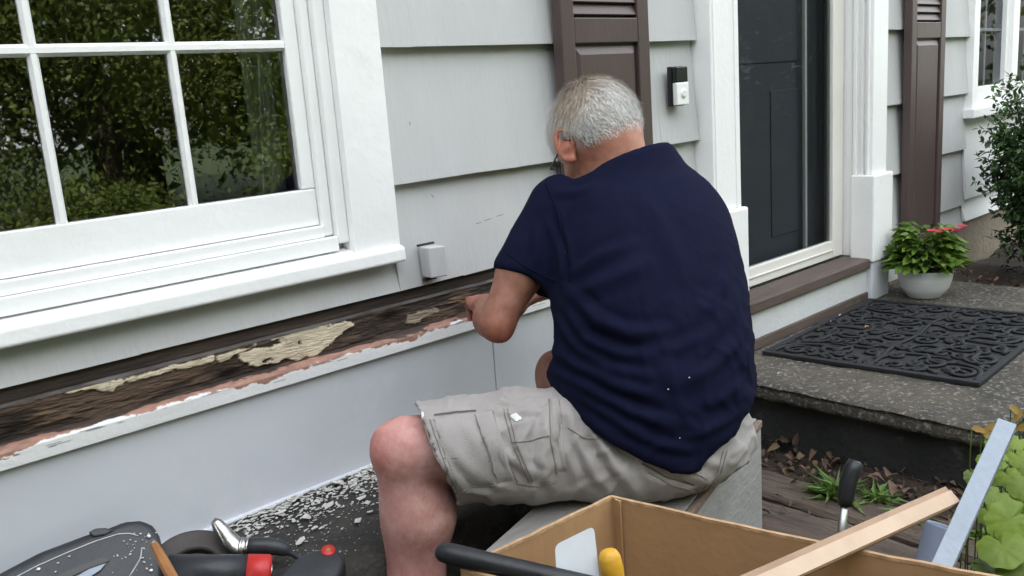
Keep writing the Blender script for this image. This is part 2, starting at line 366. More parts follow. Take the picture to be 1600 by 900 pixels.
def folds(v, n, bvh, lines):
    """push cloth out along ridge lines and in beside them; each line: pixel points, height, half width"""
    out = v.copy()
    for pts, amp, w in lines:
        P = [hit(bvh, *p) for p in resample(pts, 6)]; P = [p[0] for p in P if p is not None]
        if len(P) < 2: continue
        P = np.array(P); m = np.linalg.norm(v-P.mean(0), axis=1) < np.ptp(P, axis=0).max()+4*w
        q = v[m]; d = np.full(len(q), 9.); tt = np.zeros(len(q))
        for i in range(len(P)):
            di = np.linalg.norm(q-P[i], axis=1); c = di < d; d[c] = di[c]; tt[c] = i/(len(P)-1)
        env = np.clip(np.sin(np.clip(tt, 0.04, .96)*math.pi), 0, 1)**.6
        out[m] += n[m]*(amp*env*(np.exp(-(d/w)**1.4)-.55*np.exp(-((d-2*w)/w)**2)))[:, None]
    return out

# ================================================================== ground
def ground_sheet():
    n = 90; xs = np.r_[np.linspace(-60, -2, 14), np.linspace(-1.5, 6, 70), np.linspace(7, 60, 14)]; ys = np.r_[np.linspace(-60, -5, 14), np.linspace(-4.5, .3, 50)]
    X, Y = np.meshgrid(xs, ys, indexing='ij')
    Z = .10 + .012*np.sin(7*X+3*Y)+.010*np.sin(13*X-9*Y)+.006*np.sin(31*X+23*Y)
    Z = np.where((X > 1.8) & (X < 2.5) & (Y > -1.3), Z-.01, Z)
    Z = np.where(X > 4.22, Z+.16*np.clip((X-4.22)/.1, 0, 1)*(Y > -1.3), Z)
    v = np.stack([X, Y, Z], -1).reshape(-1, 3); m = len(ys)
    f = [(i*m+j, (i+1)*m+j, (i+1)*m+j+1, i*m+j+1) for i in range(len(xs)-1) for j in range(m-1)]
    return MB().add(v, f)
ground_sheet().build('soil_ground', 'soil', smooth=True, kind='structure', origin=False)
lw = MB(); lw.add([(-60, -60, .14), (60, -60, .14), (60, -2.6, .14), (-60, -2.6, .14)], [(0, 1, 2, 3)]); lw.build('lawn', 'lawn', kind='structure', origin=False)
# tarred ledge along the foot of the wall
def ledge():
    xs = np.linspace(-1.6, 1.93, 160); prof = [(.02, .438), (-.10, .440), (-.20, .439), (-.30, .437), (-.365, .434), (-.385, .420), (-.392, .36), (-.392, .05)]
    v = []
    for x in xs:
        for j, (y, z) in enumerate(prof):
            k = 1 if j > 3 else .3
            v.append((x, y+k*.006*math.sin(41*x+j)+k*.004*math.sin(93*x+2*j), z+.0025*math.sin(37*x+5*j)+.002*math.sin(83*x-3*j)))
    m = len(prof); return MB().add(v, [(i*m+j, i*m+j+1, (i+1)*m+j+1, (i+1)*m+j) for i in range(len(xs)-1) for j in range(m-1)])
ledge().build('ledge', 'ledge_tar', smooth=True, kind='structure', origin=False)

# ================================================================== house
house = empty('house', (2.2, .1, .1), 'grey shingled house front with white trim and brown shutters, being repaired', 'house')
WF = .022                                        # face of the sheathing behind the shingles
def wall_pieces():
    b = MB(); y1 = .20
    b.box(-6, -.30, WF, y1, .1, 5.6)             # left of the big window
    b.box(-.30, 1.106, WF, y1, .86, .995); b.box(-.30, 1.106, WF, y1, 2.24, 5.6)
    b.box(1.106, 2.70, WF, y1, .86, 5.6)
    b.box(-.30, 2.70, .03, y1, .1, .86)          # behind the opened up band and the lower panel
    b.box(2.70, 3.70, .09, y1, .1, .50); b.box(2.70, 3.70, WF, y1, 2.55, 5.6)
    b.box(3.70, 4.93, WF, y1, .1, 5.6)
    b.box(4.93, 6.6, WF, y1, .1, 1.17); b.box(4.93, 6.6, WF, y1, 2.4, 5.6); b.box(6.6, 10, WF, y1, .1, 5.6)
    return b
wall_pieces().build('wall', 'siding_paint', house)
rf = MB(); rf.hexa([(-6.4, -.45, 5.5), (10.4, -.45, 5.5), (10.4, 3.6, 7.6), (-6.4, 3.6, 7.6)], [(-6.4, -.45, 5.68), (10.4, -.45, 5.68), (10.4, 3.6, 7.8), (-6.4, 3.6, 7.8)])
rf.hexa([(-6.4, 3.6, 7.6), (10.4, 3.6, 7.6), (10.4, 7.6, 5.5), (-6.4, 7.6, 5.5)], [(-6.4, 3.6, 7.8), (10.4, 3.6, 7.8), (10.4, 7.6, 5.68), (-6.4, 7.6, 5.68)])
rf.build('roof', 'tread_brown', house)
sh = MB(); sh.box(-6, -5.8, .2, 7.2, .1, 5.6); sh.box(9.8, 10, .2, 7.2, .1, 5.6); sh.box(-6, 10, 7, 7.2, .1, 5.6)
sh.build('outer_wall', 'siding_paint', house)
rm = MB(); rm.box(-5.7, 9.7, .25, 6.9, .30, .34); rm.box(-5.7, 9.7, .25, 6.9, 2.7, 2.76); rm.box(-5.7, 9.7, 3.2, 3.3, .34, 2.7); rm.box(2.3, 2.38, .22, 3.2, .34, 2.7); rm.box(4.3, 4.38, .22, 3.2, .34, 2.7)
rm.build('interior_wall', 'room_dark', house)

# ---- shingles, course by course (butt edge proud, tapering to nothing under the course above)
def shingle(x0, x1, zb, zt, dy=0.0, tilt=0.0, m='siding_paint', butt=-.014):
    g = .00012; b = MB(); yb = butt+dy; yt = WF-.008+dy*.3
    lo = [(x0+g, yb, zb+tilt), (x1-g, yb, zb-tilt), (x1-g, WF-.0005, zb-tilt), (x0+g, WF-.0005, zb+tilt)]
    hi = [(x0+g, yt, zt), (x1-g, yt, zt), (x1-g, WF-.0005, zt), (x0+g, WF-.0005, zt)]
    b.hexa(lo, hi); o = b.build('siding_shingle', m, house); return o
def course(x0, x1, zb, zt, joints):
    xs = [x0]+[j for j in joints if x0 < j < x1]+[x1]
    for a, c in zip(xs[:-1], xs[1:]): shingle(a, c, zb, zt+.012, random.uniform(-.0004, .0004), random.uniform(-.0012, .0012))
def jts(x0, x1, lo=.14, hi=.34):
    r = []; x = x0
    while x < x1-.12: x += random.uniform(lo, hi); r.append(x)
    return [q for q in r if q < x1-.08]
LX0, LX1 = 1.264, 2.535
course(LX0, LX1, .857, 1.117, [1.271+.198, 1.600, 1.76, 1.98, 2.21, 2.40])
course(LX0, LX1, 1.117, 1.440, [1.531, 1.70, 1.90, 2.12, 2.33])
course(LX0, LX1, 1.440, 1.765, [1.373, 1.746, 1.98, 2.23, 2.52])
for i in range(3): course(LX0, LX1, 1.765+.325*i, 2.09+.325*i, jts(LX0, LX1))
course(-1.2, LX0, .857, .962, [-.62, -.05, .62])                    # the strip left under the window sill
for i in range(5): course(-2.6, -.46, .857+.325*i, 1.182+.325*i, jts(-2.6, -.46))
zz = [.345, .525, .834, 1.145, 1.467, 1.79, 2.11, 2.43]
for a, c in zip(zz[:-1], zz[1:]): course(3.80, 4.42, a, c, [4.06] if a != 1.145 else [4.12])
zz = [.47, .590, .875, 1.152, 1.428, 1.71, 2.0, 2.3]
for a, c in zip(zz[:-1], zz[1:]): course(4.42, 4.845, a, c, [])
for a, c, j in ((.50, .615, 5.55), (.615, 1.045, 5.2)):
    for p, q in ((4.845, j), (j, 7.2)): shingle(p, q, a, c, 0, 0, 'white_panel', butt=-.022)
for i in range(5): course(6.65, 8.2, 1.06+.325*i, 1.385+.325*i, jts(6.65, 8.2))
MB().box(4.0, 8, -.006, WF, .1, .50).build('foundation', 'foundation_tan', house)

# ---- opened-up band under the siding: bare dark board, rotten board with old paint, peeling water table
box('dark_board', 'dark_board', house, -1.2, 2.50, .002, .0295, .826, .874, bevel=.001)
MB().hexa([(-1.2, -.008, .818), (2.50, -.008, .818), (2.50, .03, .818), (-1.2, .03, .818)], [(-1.2, -.006, .8245), (2.50, -.006, .8245), (2.50, .03, .8258), (-1.2, .03, .8258)]).build('board_lip', 'board_lip', house, bevel=.001)
_NT = rng.random((256, 256))
def vnoise(x, y):
    xi, yi = np.floor(x).astype(int), np.floor(y).astype(int); fx, fy = x-xi, y-yi; fx = fx*fx*(3-2*fx); fy = fy*fy*(3-2*fy)
    g = lambda a, b: _NT[(xi+a) % 256, (yi+b) % 256]
    return (g(0, 0)*(1-fx)+g(1, 0)*fx)*(1-fy)+(g(0, 1)*(1-fx)+g(1, 1)*fx)*fy
def fbm(x, y, o=5):
    return sum(vnoise(x*2**k+17*k, y*2**k+31*k)*.5**k for k in range(o))/sum(.5**k for k in range(o))
def sstep(a, b, x): t = np.clip((x-a)/(b-a), 0, 1); return t*t*(3-2*t)
def poly_sd(X, Z, px, y):
    P = np.array([ay(a, b, y)[[0, 2]] for a, b in px]); d = np.full(X.shape, 9.); ins = np.zeros(X.shape, bool)
    for k in range(len(P)):
        a, b = P[k], P[(k+1) % len(P)]; e = b-a; t = np.clip(((X-a[0])*e[0]+(Z-a[1])*e[1])/(e@e), 0, 1); d = np.minimum(d, np.hypot(X-a[0]-t*e[0], Z-a[1]-t*e[1]))
        c = (a[1] > Z) != (b[1] > Z); ins ^= c & (X < (b[0]-a[0])*(Z-a[1])/np.where(b[1] == a[1], 1e-9, b[1]-a[1])+a[0])
    return np.where(ins, d, -d)
def rotten():
    xs = np.r_[np.linspace(-1.2, .2, 140), np.arange(.203, 1.75, .0022), np.linspace(1.76, 2.5, 60)]; zs = np.linspace(.742, .8190, 46)
    X, Z = np.meshgrid(xs, zs, indexing='ij'); wv = .012*(fbm(X*5, X*0+3)-.5); gz = Z+wv
    grain = fbm(X*13, gz*75); big = fbm(X*9+5, gz*22+9); fine_ = fbm(X*45, gz*420+7, 3)
    w1 = sstep(.38, .62, .6*grain+.4*big); C = np.array([.034, .024, .019])*(1-w1[..., None])+np.array([.098, .063, .042])*w1[..., None]
    t = .8*sstep(.60, .74, fbm(X*7+40, gz*42+3))*sstep(.42, .6, grain); C = C*(1-t[..., None])+np.array([.20, .125, .072])*t[..., None]
    C *= (.65+.7*fine_)[..., None]; Y = -.006-.0035*(w1-.5)-.004*(fine_-.5)-.003*t
    for kx, kz, r in ((ay(358, 575, -.01)[0], .762, .016), (ay(612, 505, -.01)[0], .790, .018), (ay(20, 685, -.01)[0], .765, .030)):
        k = np.exp(-((X-kx)/r/1.7)**2-((Z-kz)/r)**2*1.6); C *= (1-.75*k)[..., None]; Y += .010*k
    cr = np.zeros(X.shape); ny = (fbm(X*60, Z*110, 5)-.5)
    for q in ([(380, 566), (372, 556), (398, 544), (428, 541), (430, 535), (415, 531), (398, 537), (402, 527), (470, 512), (540, 502), (553, 507), (540, 518), (524, 532), (508, 548), (494, 556), (478, 557), (468, 562), (448, 562), (420, 570), (392, 574)],
              [(60, 623), (110, 608), (158, 598), (190, 593), (240, 580), (300, 563), (336, 555), (332, 568), (300, 574), (262, 584), (225, 593), (196, 600), (176, 611), (148, 610), (118, 614)], [(338, 557), (378, 545), (402, 539), (390, 549), (372, 551), (362, 562), (344, 567)], [(636, 506), (640, 494), (660, 485), (692, 481), (690, 487), (668, 495), (652, 505)]):
        m = sstep(-.0010, .0022, poly_sd(X, Z, q, -.012)+.015*ny)
        cr = np.maximum(cr, m*(.45 if q[0][0] == 636 else 1)*sstep(.24, .34, fbm(X*38+3, Z*75+8)))
    cc_ = np.array([.64, .55, .40])*(.62+.62*fbm(X*26, Z*60+4))[..., None]; crack = sstep(.46, .50, np.abs(fbm(X*30+9, Z*46, 4)-.5)*-1+.5)*.35
    C = C*(1-cr[..., None])+cc_*(1-crack[..., None]*(fbm(X*12, Z*20)[..., None] > .5))*cr[..., None]; Y = Y*(1-cr)+(-.0105-.002*fbm(X*20, Z*30))*cr
    v = np.stack([X, Y, Z], -1).reshape(-1, 3); m = len(zs)
    return MB().add(v, [(i*m+j, (i+1)*m+j, (i+1)*m+j+1, i*m+j+1) for i in range(len(xs)-1) for j in range(m-1)]), C.reshape(-1, 3)
rb, rc = rotten(); board = rb.build('rotten_board', 'worn_wood', house, smooth=True, tint=rc)
def ragged(pts, step=3.0, amp=1.5):
    q = resample(pts+[pts[0]], step)[:-1]; return [(x+random.uniform(-amp, amp), y+random.uniform(-amp, amp)*.7) for x, y in q]
# water table trim: white paint peeled back along its top to red primer and bare wood
def water_table():
    xs = np.r_[np.linspace(-1.2, .2, 140), np.arange(.203, 1.75, .0022), np.linspace(1.76, 2.5, 60)]; prof = np.array([(-.002, .7535), (-.020, .7515), (-.029, .7480), (-.0330, .7425), (-.0335, .712), (.02, .712)])
    L = np.r_[0, np.cumsum(np.linalg.norm(np.diff(prof, axis=0), axis=1))]; S = np.r_[np.linspace(0, L[4], 44), L[5]]
    X, D = np.meshgrid(xs, S, indexing='ij'); Y = np.interp(D, L, prof[:, 0]); Z = np.interp(D, L, prof[:, 1])
    n1 = fbm(X*11, D*40); n2 = fbm(X*60, D*130+5); edge = .0285+.014*sstep(.42, .75, fbm(X*6+2, X*0))+.012*(fbm(X*24, X*0+9)-.5)
    edge = edge+.008*np.exp(-((X-ay(640, 520, -.03)[0])/.13)**2)+.010*np.exp(-((X-ay(212, 640, -.03)[0])/.02)**2)
    d = D-edge+.016*(n2-.5)+.006*(n1-.5); wh = sstep(-.0004, .0006, d); bare = sstep(.002, -.001, D-.010-.022*sstep(.45, .7, fbm(X*8+7, D*20+3))+.014*(n2-.5))
    C = np.array([.32, .175, .13])*(.55+.8*n2)[..., None]; C = C*(1-bare[..., None])+np.array([.062, .044, .036])*(.5+n2)[..., None]*bare[..., None]
    scr = sstep(.69, .74, fbm(X*14+50, D*260+20, 3))*(D < .05); wc = np.array([.70, .70, .69])*(.90+.16*fbm(X*9, D*60+2))[..., None]*(1-.7*scr[..., None])
    C = C*(1-wh[..., None])+wc*wh[..., None]; Y = Y-.0007*wh+.0012*(n2-.5)*(1-wh)
    v = np.stack([X, Y, Z], -1).reshape(-1, 3); m = len(S)
    return MB().add(v, [(i*m+j, i*m+j+1, (i+1)*m+j+1, (i+1)*m+j) for i in range(len(xs)-1) for j in range(m-1)]), C.reshape(-1, 3)
wb, wc_ = water_table(); trim = wb.build('water_table', 'worn_paint', house, smooth=True, tint=wc_)
# lower panels
for x0, x1 in ((-1.6, 1.5445), (1.5475, 2.478)):
    box('lower_panel', 'panel_paint', house, x0, x1, -.020, .028, .434, .7115, bevel=.0015)
MB().tube([(-1.6, -.024, .4465), (2.47, -.024, .4465)], .0065, 10).build('caulk_bead', 'panel_paint', house, smooth=True)
# painted-over block left on the shingles
blk = empty('painted_block', (1.357, -.03, .873), 'small painted wooden block stuck to the grey shingles beside the window', 'block')
MB().hexa([(1.330, -.058, .880), (1.384, -.055, .876), (1.386, -.0185, .876), (1.330, -.0185, .880)], [(1.328, -.056, .957), (1.382, -.056, .953), (1.384, -.0165, .953), (1.328, -.0165, .957)]).build('block_body', 'siding_paint', blk, bevel=.003)
MB().box(1.324, 1.376, -.022, -.0160, .9575, .9625).build('caulk_shadow', 'dark_board', blk); MB().box(1.329, 1.372, -.024, -.0190, .868, .875).build('caulk_shadow', 'dark_board', blk)  # dark strips put in as the shadow lines along the block's caulk

for (xa, ya, xb, yb) in ((744, 350, 752, 347), (757, 345, 768, 341), (776, 338, 786, 335), (674, 304, 678, 309), (640, 190, 641, 196)):
    p, q = ay(xa, ya, -.0150), ay(xb, yb, -.0150)
    MB().tube([p, q], .0007, 5).build('pencil_mark', 'room_dark', house)
# ---- big window
win = empty('window', (.4, 0, .9), parent=house); win.location = Vector((.4, 0, .9))-house.location
win['label'] = 'large white small-paned window left of the man'
box('casing', 'white_trim', win, 1.136, 1.264, -.032, WF, .966, 2.34); box('casing', 'white_trim', win, -.45, -.32, -.032, WF, .966, 2.34)
box('casing', 'white_trim', win, -.319, 1.135, -.032, WF, 2.22, 2.34)
box('stop', 'white_trim', win, 1.106, 1.1355, -.012, .10, 1.0005, 2.22, bevel=.004); box('stop', 'white_trim', win, 1.0805, 1.1055, .004, .10, 1.0205, 2.22, bevel=.006)
box('stop', 'white_trim', win, -.32, -.2805, -.012, .10, 1.0005, 2.22)
box('sill_step', 'white_trim', win, -.28, 1.1055, -.012, .10, .985, 1.0185); box('sill_step', 'white_trim', win, -.28, 1.080, .002, .10, 1.0195, 1.046)
MB().hexa([(-.47, -.050, .934), (1.268, -.050, .934), (1.268, .02, .934), (-.47, .02, .934)], [(-.47, -.048, .971), (1.268, -.048, .971), (1.268, .02, .986), (-.47, .02, .986)]).build('sill', 'white_trim', win, bevel=.008, seg=4)
YS, YG = .020, .036
box('sash_rail', 'white_trim', win, -.245, 1.0795, YS, .06, 1.0475, 1.132, bevel=.003); box('sash_rail', 'white_trim', win, -.245, 1.0795, YS, .06, 2.10, 2.17)
box('sash_stile', 'white_trim', win, 1.0455, 1.0798, YS-.0005, .06, 1.1322, 2.0998, bevel=.004); box('sash_stile', 'white_trim', win, -.28, -.2455, YS, .06, 1.0478, 2.17)
cols = [-.245, .0, .0205, .2605, .281, .5215, .5415, .7825, .8025, 1.0452]; rows_ = [1.1322, 1.440, 1.463, 1.771, 1.794, 2.0998]
def muntin_v(x0, x1, z0, z1):
    c = (x0+x1)/2; w = (x1-x0)/2
    b = MB(); b.add([(x, y, z) for z in (z0, z1) for x, y in ((c-w, YG+.006), (c-w, YS+.010), (c-w*.45, YS+.002), (c+w*.45, YS+.002), (c+w, YS+.010), (c+w, YG+.006))],
        [tuple(range(6))[::-1], tuple(range(6, 12))]+[(i, (i+1) % 6, 6+(i+1) % 6, 6+i) for i in range(6)])
    return b.build('muntin', 'white_trim', win)
def muntin_h(z0, z1, x0, x1):
    c = (z0+z1)/2; w = (z1-z0)/2
    b = MB(); b.add([(x, y, z) for x in (x0, x1) for z, y in ((c-w, YG+.006), (c-w, YS+.011), (c-w*.45, YS+.0015), (c+w*.45, YS+.0015), (c+w, YS+.011), (c+w, YG+.006))],
        [tuple(range(6)), tuple(range(6, 12))[::-1]]+[(i, 6+i, 6+(i+1) % 6, (i+1) % 6) for i in range(6)])
    return b.build('muntin', 'white_trim', win)
for k in (1, 3, 5, 7): muntin_v(cols[k], cols[k+1], 1.1322, 2.0998)
for k in (1, 3): muntin_h(rows_[k], rows_[k+1], -.245, 1.0452)
for i in range(0, 10, 2):
    for j in range(0, 6, 2):
        a = random.uniform(-.0012, .0012); c = random.uniform(-.0012, .0012)
        MB().add([(cols[i], YG+a, rows_[j]), (cols[i+1], YG-a, rows_[j]), (cols[i+1], YG-a+c, rows_[j+1]), (cols[i], YG+a+c, rows_[j+1])], [(0, 1, 2, 3)]).build('pane', 'window_glass', win)
box('stool', 'white_trim', win, -.3, 1.2, .062, .22, 1.085, 1.115)
# curtain and wand inside
def curtain():
    xs = np.linspace(.985, 1.30, 90); v = []
    for z in (1.12, 1.6, 2.2):
        for x in xs: v.append((x+.0*(z-1), .115+.012*math.sin(95*x)+.006*math.sin(211*x+2)+.004*z, z))
    n = len(xs); return MB().add(v, [(r*n+i, r*n+i+1, (r+1)*n+i+1, (r+1)*n+i) for r in range(2) for i in range(n-1)])
cu = curtain().build('curtain', 'curtain', smooth=True, label='grey sheer curtain hanging inside the large window', cat='curtain')
s_ = cu.modifiers.new('thick', 'SOLIDIFY'); s_.thickness = .002
MB().tube([ay(398, -40, .085), ay(411, 298, .085)], .0035, 8).build('curtain_wand', 'white_trim', smooth=True, label='thin white wand hanging beside the curtain in the large window', cat='curtain wand')

# ---- shutters
def shutter(x0, x1, z0, z1, prail, group, label):
    t = empty('shutter', ((x0+x1)/2, -.04, z0)); t.parent = house; t.location = Vector(((x0+x1)/2, -.04, z0))-house.location; t['label'] = label
    yb, yf, w = -.0235, -.060, .052
    box('stile', 'shutter_brown', t, x0, x0+w, yf, yb, z0, z1, bevel=.003); box('stile', 'shutter_brown', t, x1-w, x1, yf, yb, z0, z1, bevel=.003)
    for a, c in ((z0, z0+.075), (prail-.045, prail+.025), (z1-.08, z1)): box('rail', 'shutter_brown', t, x0+w+.0003, x1-w-.0003, yf+.001, yb, a, c, bevel=.003)
    xa, xb, za, zb = x0+w, x1-w, z0+.075, prail-.045; i = .022
    MB().hexa([(xa, yf+.016, za), (xb, yf+.016, za), (xb, yf+.016, zb), (xa, yf+.016, zb)], [(xa, yb, za), (xb, yb, za), (xb, yb, zb), (xa, yb, zb)]).build('panel_back', 'shutter_brown', t)
    MB().hexa([(xa+.004, yf+.0158, za+.004), (xb-.004, yf+.0158, za+.004), (xb-.004, yf+.0158, zb-.004), (xa+.004, yf+.0158, zb-.004)],
              [(xa+i, yf+.004, za+i*1.4), (xb-i, yf+.004, za+i*1.4), (xb-i, yf+.004, zb-i*1.4), (xa+i, yf+.004, zb-i*1.4)]).build('raised_panel', 'shutter_brown', t, bevel=.001)
    MB().box(xa, xb, yb-.008, yb, prail+.025, z1-.08).build('louver_back', 'shutter_brown', t)
    z = prail+.034
    while z < z1-.12:
        MB().hexa([(xa+.001, yf+.004, z), (xb-.001, yf+.004, z), (xb-.001, yf+.010, z-.003), (xa+.001, yf+.010, z-.003)],
                  [(xa+.001, yf+.022, z+.040), (xb-.001, yf+.022, z+.040), (xb-.001, yf+.028, z+.036), (xa+.001, yf+.028, z+.036)]).build('louver', 'shutter_brown', t, bevel=.0015, seg=1)
        z += .034
shutter(1.848, 2.229, .60, 2.40, 1.480, 's', 'brown shutter behind the man')
shutter(4.065, 4.428, .46, 2.40, 1.468, 's', 'brown shutter beside the potted plant')

# ---- doorbell
db = empty('doorbell', (2.40, -.03, 1.24), 'black and silver video doorbell with a round button on the shingles', 'doorbell')
box('backplate', 'bell_black', db, 2.366, 2.432, -.034, -.0155, 1.236, 1.360, bevel=.003)
box('camera_window', 'bell_black', db, 2.369, 2.431, -.050, -.0342, 1.310, 1.3585, bevel=.003); box('face_plate', 'bell_light', db, 2.369, 2.431, -.052, -.0342, 1.239, 1.309, bevel=.003)
MB().lathe((2.402, -.0522, 1.2745), [(0, .003), (.012, .003), (.0145, .0015), (.0145, 0)], 24, axis=(0, -1, 0)).build('button', 'bell_light', db, smooth=True)
MB().lathe((2.402, -.0556, 1.2745), [(.0095, .0), (.0095, .0008), (.008, .0008), (.008, 0)], 24, axis=(0, -1, 0)).build('button_ring', 'bell_silver', db, smooth=True)

# ---- doorway
dw = empty('doorway', (3.2, 0, .33)); dw.parent = house; dw.location = Vector((3.2, 0, .33))-house.location; dw['label'] = 'white moulded doorway with cream storm door'
def fluted(x0, x1, z0, z1):
    b = box('pilaster', 'white_trim', dw, x0, x1, -.066, WF, z0, z1, bevel=.004); return b
fluted(2.538, 2.700, .872, 2.62); fluted(3.690, 3.822, .872, 2.62)
box('pilaster_bead', 'white_trim', dw, 2.668, 2.688, -.070, -.0662, .872, 2.6, bevel=.003); box('pilaster_bead', 'white_trim', dw, 2.548, 2.558, -.070, -.0662, .872, 2.6, bevel=.002)
box('plinth_block', 'white_trim', dw, 2.522, 2.716, -.084, WF, .498, .8715, bevel=.007); box('plinth_block', 'white_trim', dw, 3.672, 3.852, -.084, WF, .498, .8715, bevel=.007)
box('plinth_base', 'panel_paint', dw, 2.530, 2.708, -.076, WF, .328, .4975, bevel=.004); box('plinth_base', 'panel_paint', dw, 3.680, 3.842, -.076, WF, .328, .4975, bevel=.004)
box('door_head', 'white_trim', dw, 2.52, 3.84, -.075, WF, 2.6205, 2.80)
box('jamb', 'white_trim', dw, 3.6895, 3.72, .0225, .16, .517, 2.55); box('jamb', 'white_trim', dw, 2.66, 2.7005, .0225, .16, .517, 2.55)
for y0, y1, d in ((-.052, -.038, .012), (-.028, -.012, .007), (.000, .016, .014)): box('jamb_bead', 'white_trim', dw, 3.690-d, 3.6898, y0, y1, .5165, 2.55, bevel=.003)
sd = empty('storm_door', (3.2, .07, .52)); sd.parent = house; sd.location = Vector((3.2, .07, .52))-house.location; sd['label'] = 'cream framed storm door with dark glass'
box('door_stile', 'cream_frame', sd, 3.585, 3.676, .055, .085, .523, 2.53, bevel=.004); box('door_stile', 'cream_frame', sd, 2.712, 2.805, .055, .085, .523, 2.53, bevel=.004)
box('door_rail', 'cream_frame', sd, 2.8053, 3.5847, .0555, .085, .523, .598, bevel=.004); box('door_rail', 'cream_frame', sd, 2.8053, 3.5847, .0555, .085, 2.44, 2.53)
box('door_bead', 'cream_frame', sd, 2.8053, 3.5847, .050, .0553, .556, .562, bevel=.001)
MB().add([(2.8053, .070, .598), (3.5847, .070, .598), (3.5847, .070, 2.44), (2.8053, .070, 2.44)], [(0, 1, 2, 3)]).build('door_pane', 'door_glass', sd)
ind = box('inner_door', 'inner_door', dw, 2.70, 3.69, .150, .19, .515, 2.55)
for (a, c, p, q) in ((2.83, 3.12, .66, 1.25), (3.25, 3.52, .66, 1.25), (2.85, 3.46, 1.36, 2.1)): box('door_panel', 'inner_door', ind, a, c, .145, .1495, p, q, bevel=.004)
box('pale_strip', 'cream_frame', dw, 3.470, 3.486, .118, .132, .55, 2.5)  # pale upright strip between the storm glass and the inner door
box('tread', 'tread_brown', dw, 2.7165, 3.6715, -.072, .0545, .472, .5155, bevel=.006)
box('riser', 'riser_white', dw, 2.7085, 3.6795, -.052, .085, .366, .4715); box('riser_base', 'tread_brown', dw, 2.7085, 3.6795, -.060, .085, .327, .3655)

# ---- right window
w2 = empty('window', (5.5, 0, 1.03), parent=house); w2.location = Vector((5.5, 0, 1.03))-house.location; w2['label'] = 'white casement window at the right edge'
box('casing', 'white_trim', w2, 4.846, 4.915, -.034, WF, 1.075, 2.4); box('sill', 'white_trim', w2, 4.826, 6.7, -.052, WF, 1.026, 1.0745, bevel=.005)
box('casing', 'white_trim', w2, 5.385, 5.475, -.034, .06, 1.0755, 2.4); box('casing', 'white_trim', w2, 6.55, 6.65, -.034, WF, 1.075, 2.4)
for a, c in ((4.9155, 5.3845), (5.4755, 6.0)):
    box('sash_rail', 'white_trim', w2, a, c, -.012, .05, 1.0755, 1.178, bevel=.005); box('sash_stile', 'white_trim', w2, a, a+.034, -.0115, .05, 1.1785, 2.35); box('sash_stile', 'white_trim', w2, c-.034, c, -.0115, .05, 1.1785, 2.35)
    MB().add([(a+.034, .012, 1.178), (c-.034, .012, 1.178), (c-.034, .012, 2.35), (a+.034, .012, 2.35)], [(0, 1, 2, 3)]).build('pane', 'door_glass', w2)
    for z in (1.462, 1.75, 2.04): box('muntin', 'panel_paint', w2, a+.034, c-.034, .016, .024, z-.008, z+.008)
    m_ = (a+c)/2-.012; box('muntin', 'panel_paint', w2, m_-.006, m_+.006, .0165, .0235, 1.179, 2.35)

# ================================================================== porch
ZS = .327
porch = empty('concrete_porch', (3.3, -.5, .08), 'mossy concrete porch slab on a dark block below the front door', 'porch')
def slab():
    x0, x1, y0, y1, zt, th = 2.482, 4.215, -1.005, -.005, ZS, .046
    nx, ny = 110, 64; xs = np.linspace(x0, x1, nx); ys = np.linspace(y0, y1, ny); v = []; f = []
    def nrm(x, y): return .0022*math.sin(31*x+17*y)+.0018*math.sin(57*x-43*y)+.0012*math.sin(131*x+97*y)
    for x in xs:
        for y in ys:
            e = min((x-x0), (y-y0)); dz = -.010*max(0, 1-e/.022)**2
            v.append((x+.0015*math.sin(60*y)*(x == x0), y+.003*math.sin(50*x)*(y == y0), zt+nrm(x, y)*.6+dz-.001))
    for i in range(nx-1):
        for j in range(ny-1): f.append((i*ny+j, (i+1)*ny+j, (i+1)*ny+j+1, i*ny+j+1))
    b = MB().add(v, f); lo = []
    ring = [i*ny for i in range(nx)]+[(nx-1)*ny+j for j in range(1, ny)]+[i*ny+ny-1 for i in range(nx-2, -1, -1)]+[j for j in range(ny-2, 0, -1)]
    base = np.array(v); w = []; rg = []
    for lev in (.35, .75, 1.0):
        for q in ring:
            p = base[q].copy(); p[2] = zt-.008-th*lev+.002*math.sin(80*p[0]+60*p[1]); k = .0022*math.sin(70*p[1]+50*p[0]+9*lev)
            if abs(p[0]-x0) < .01: p[0] += k-.002
            if abs(p[1]-y0) < .01: p[1] += k-.002
            w.append(p)
    n0 = len(v); m = len(ring); b.v.append(np.array(w)); b.n += len(w)
    prev = ring
    for lv in range(3):
        cur = [n0+lv*m+i for i in range(m)]
        for i in range(m): b.f.append((prev[i], prev[(i+1) % m], cur[(i+1) % m], cur[i]))
        prev = cur
    b.f.append(tuple(prev)); return b
slab().build('slab', 'concrete', porch, smooth=True)
box('block_base', 'concrete_base', porch, 2.524, 4.18, -.965, .0, .05, .2805, bevel=.006)

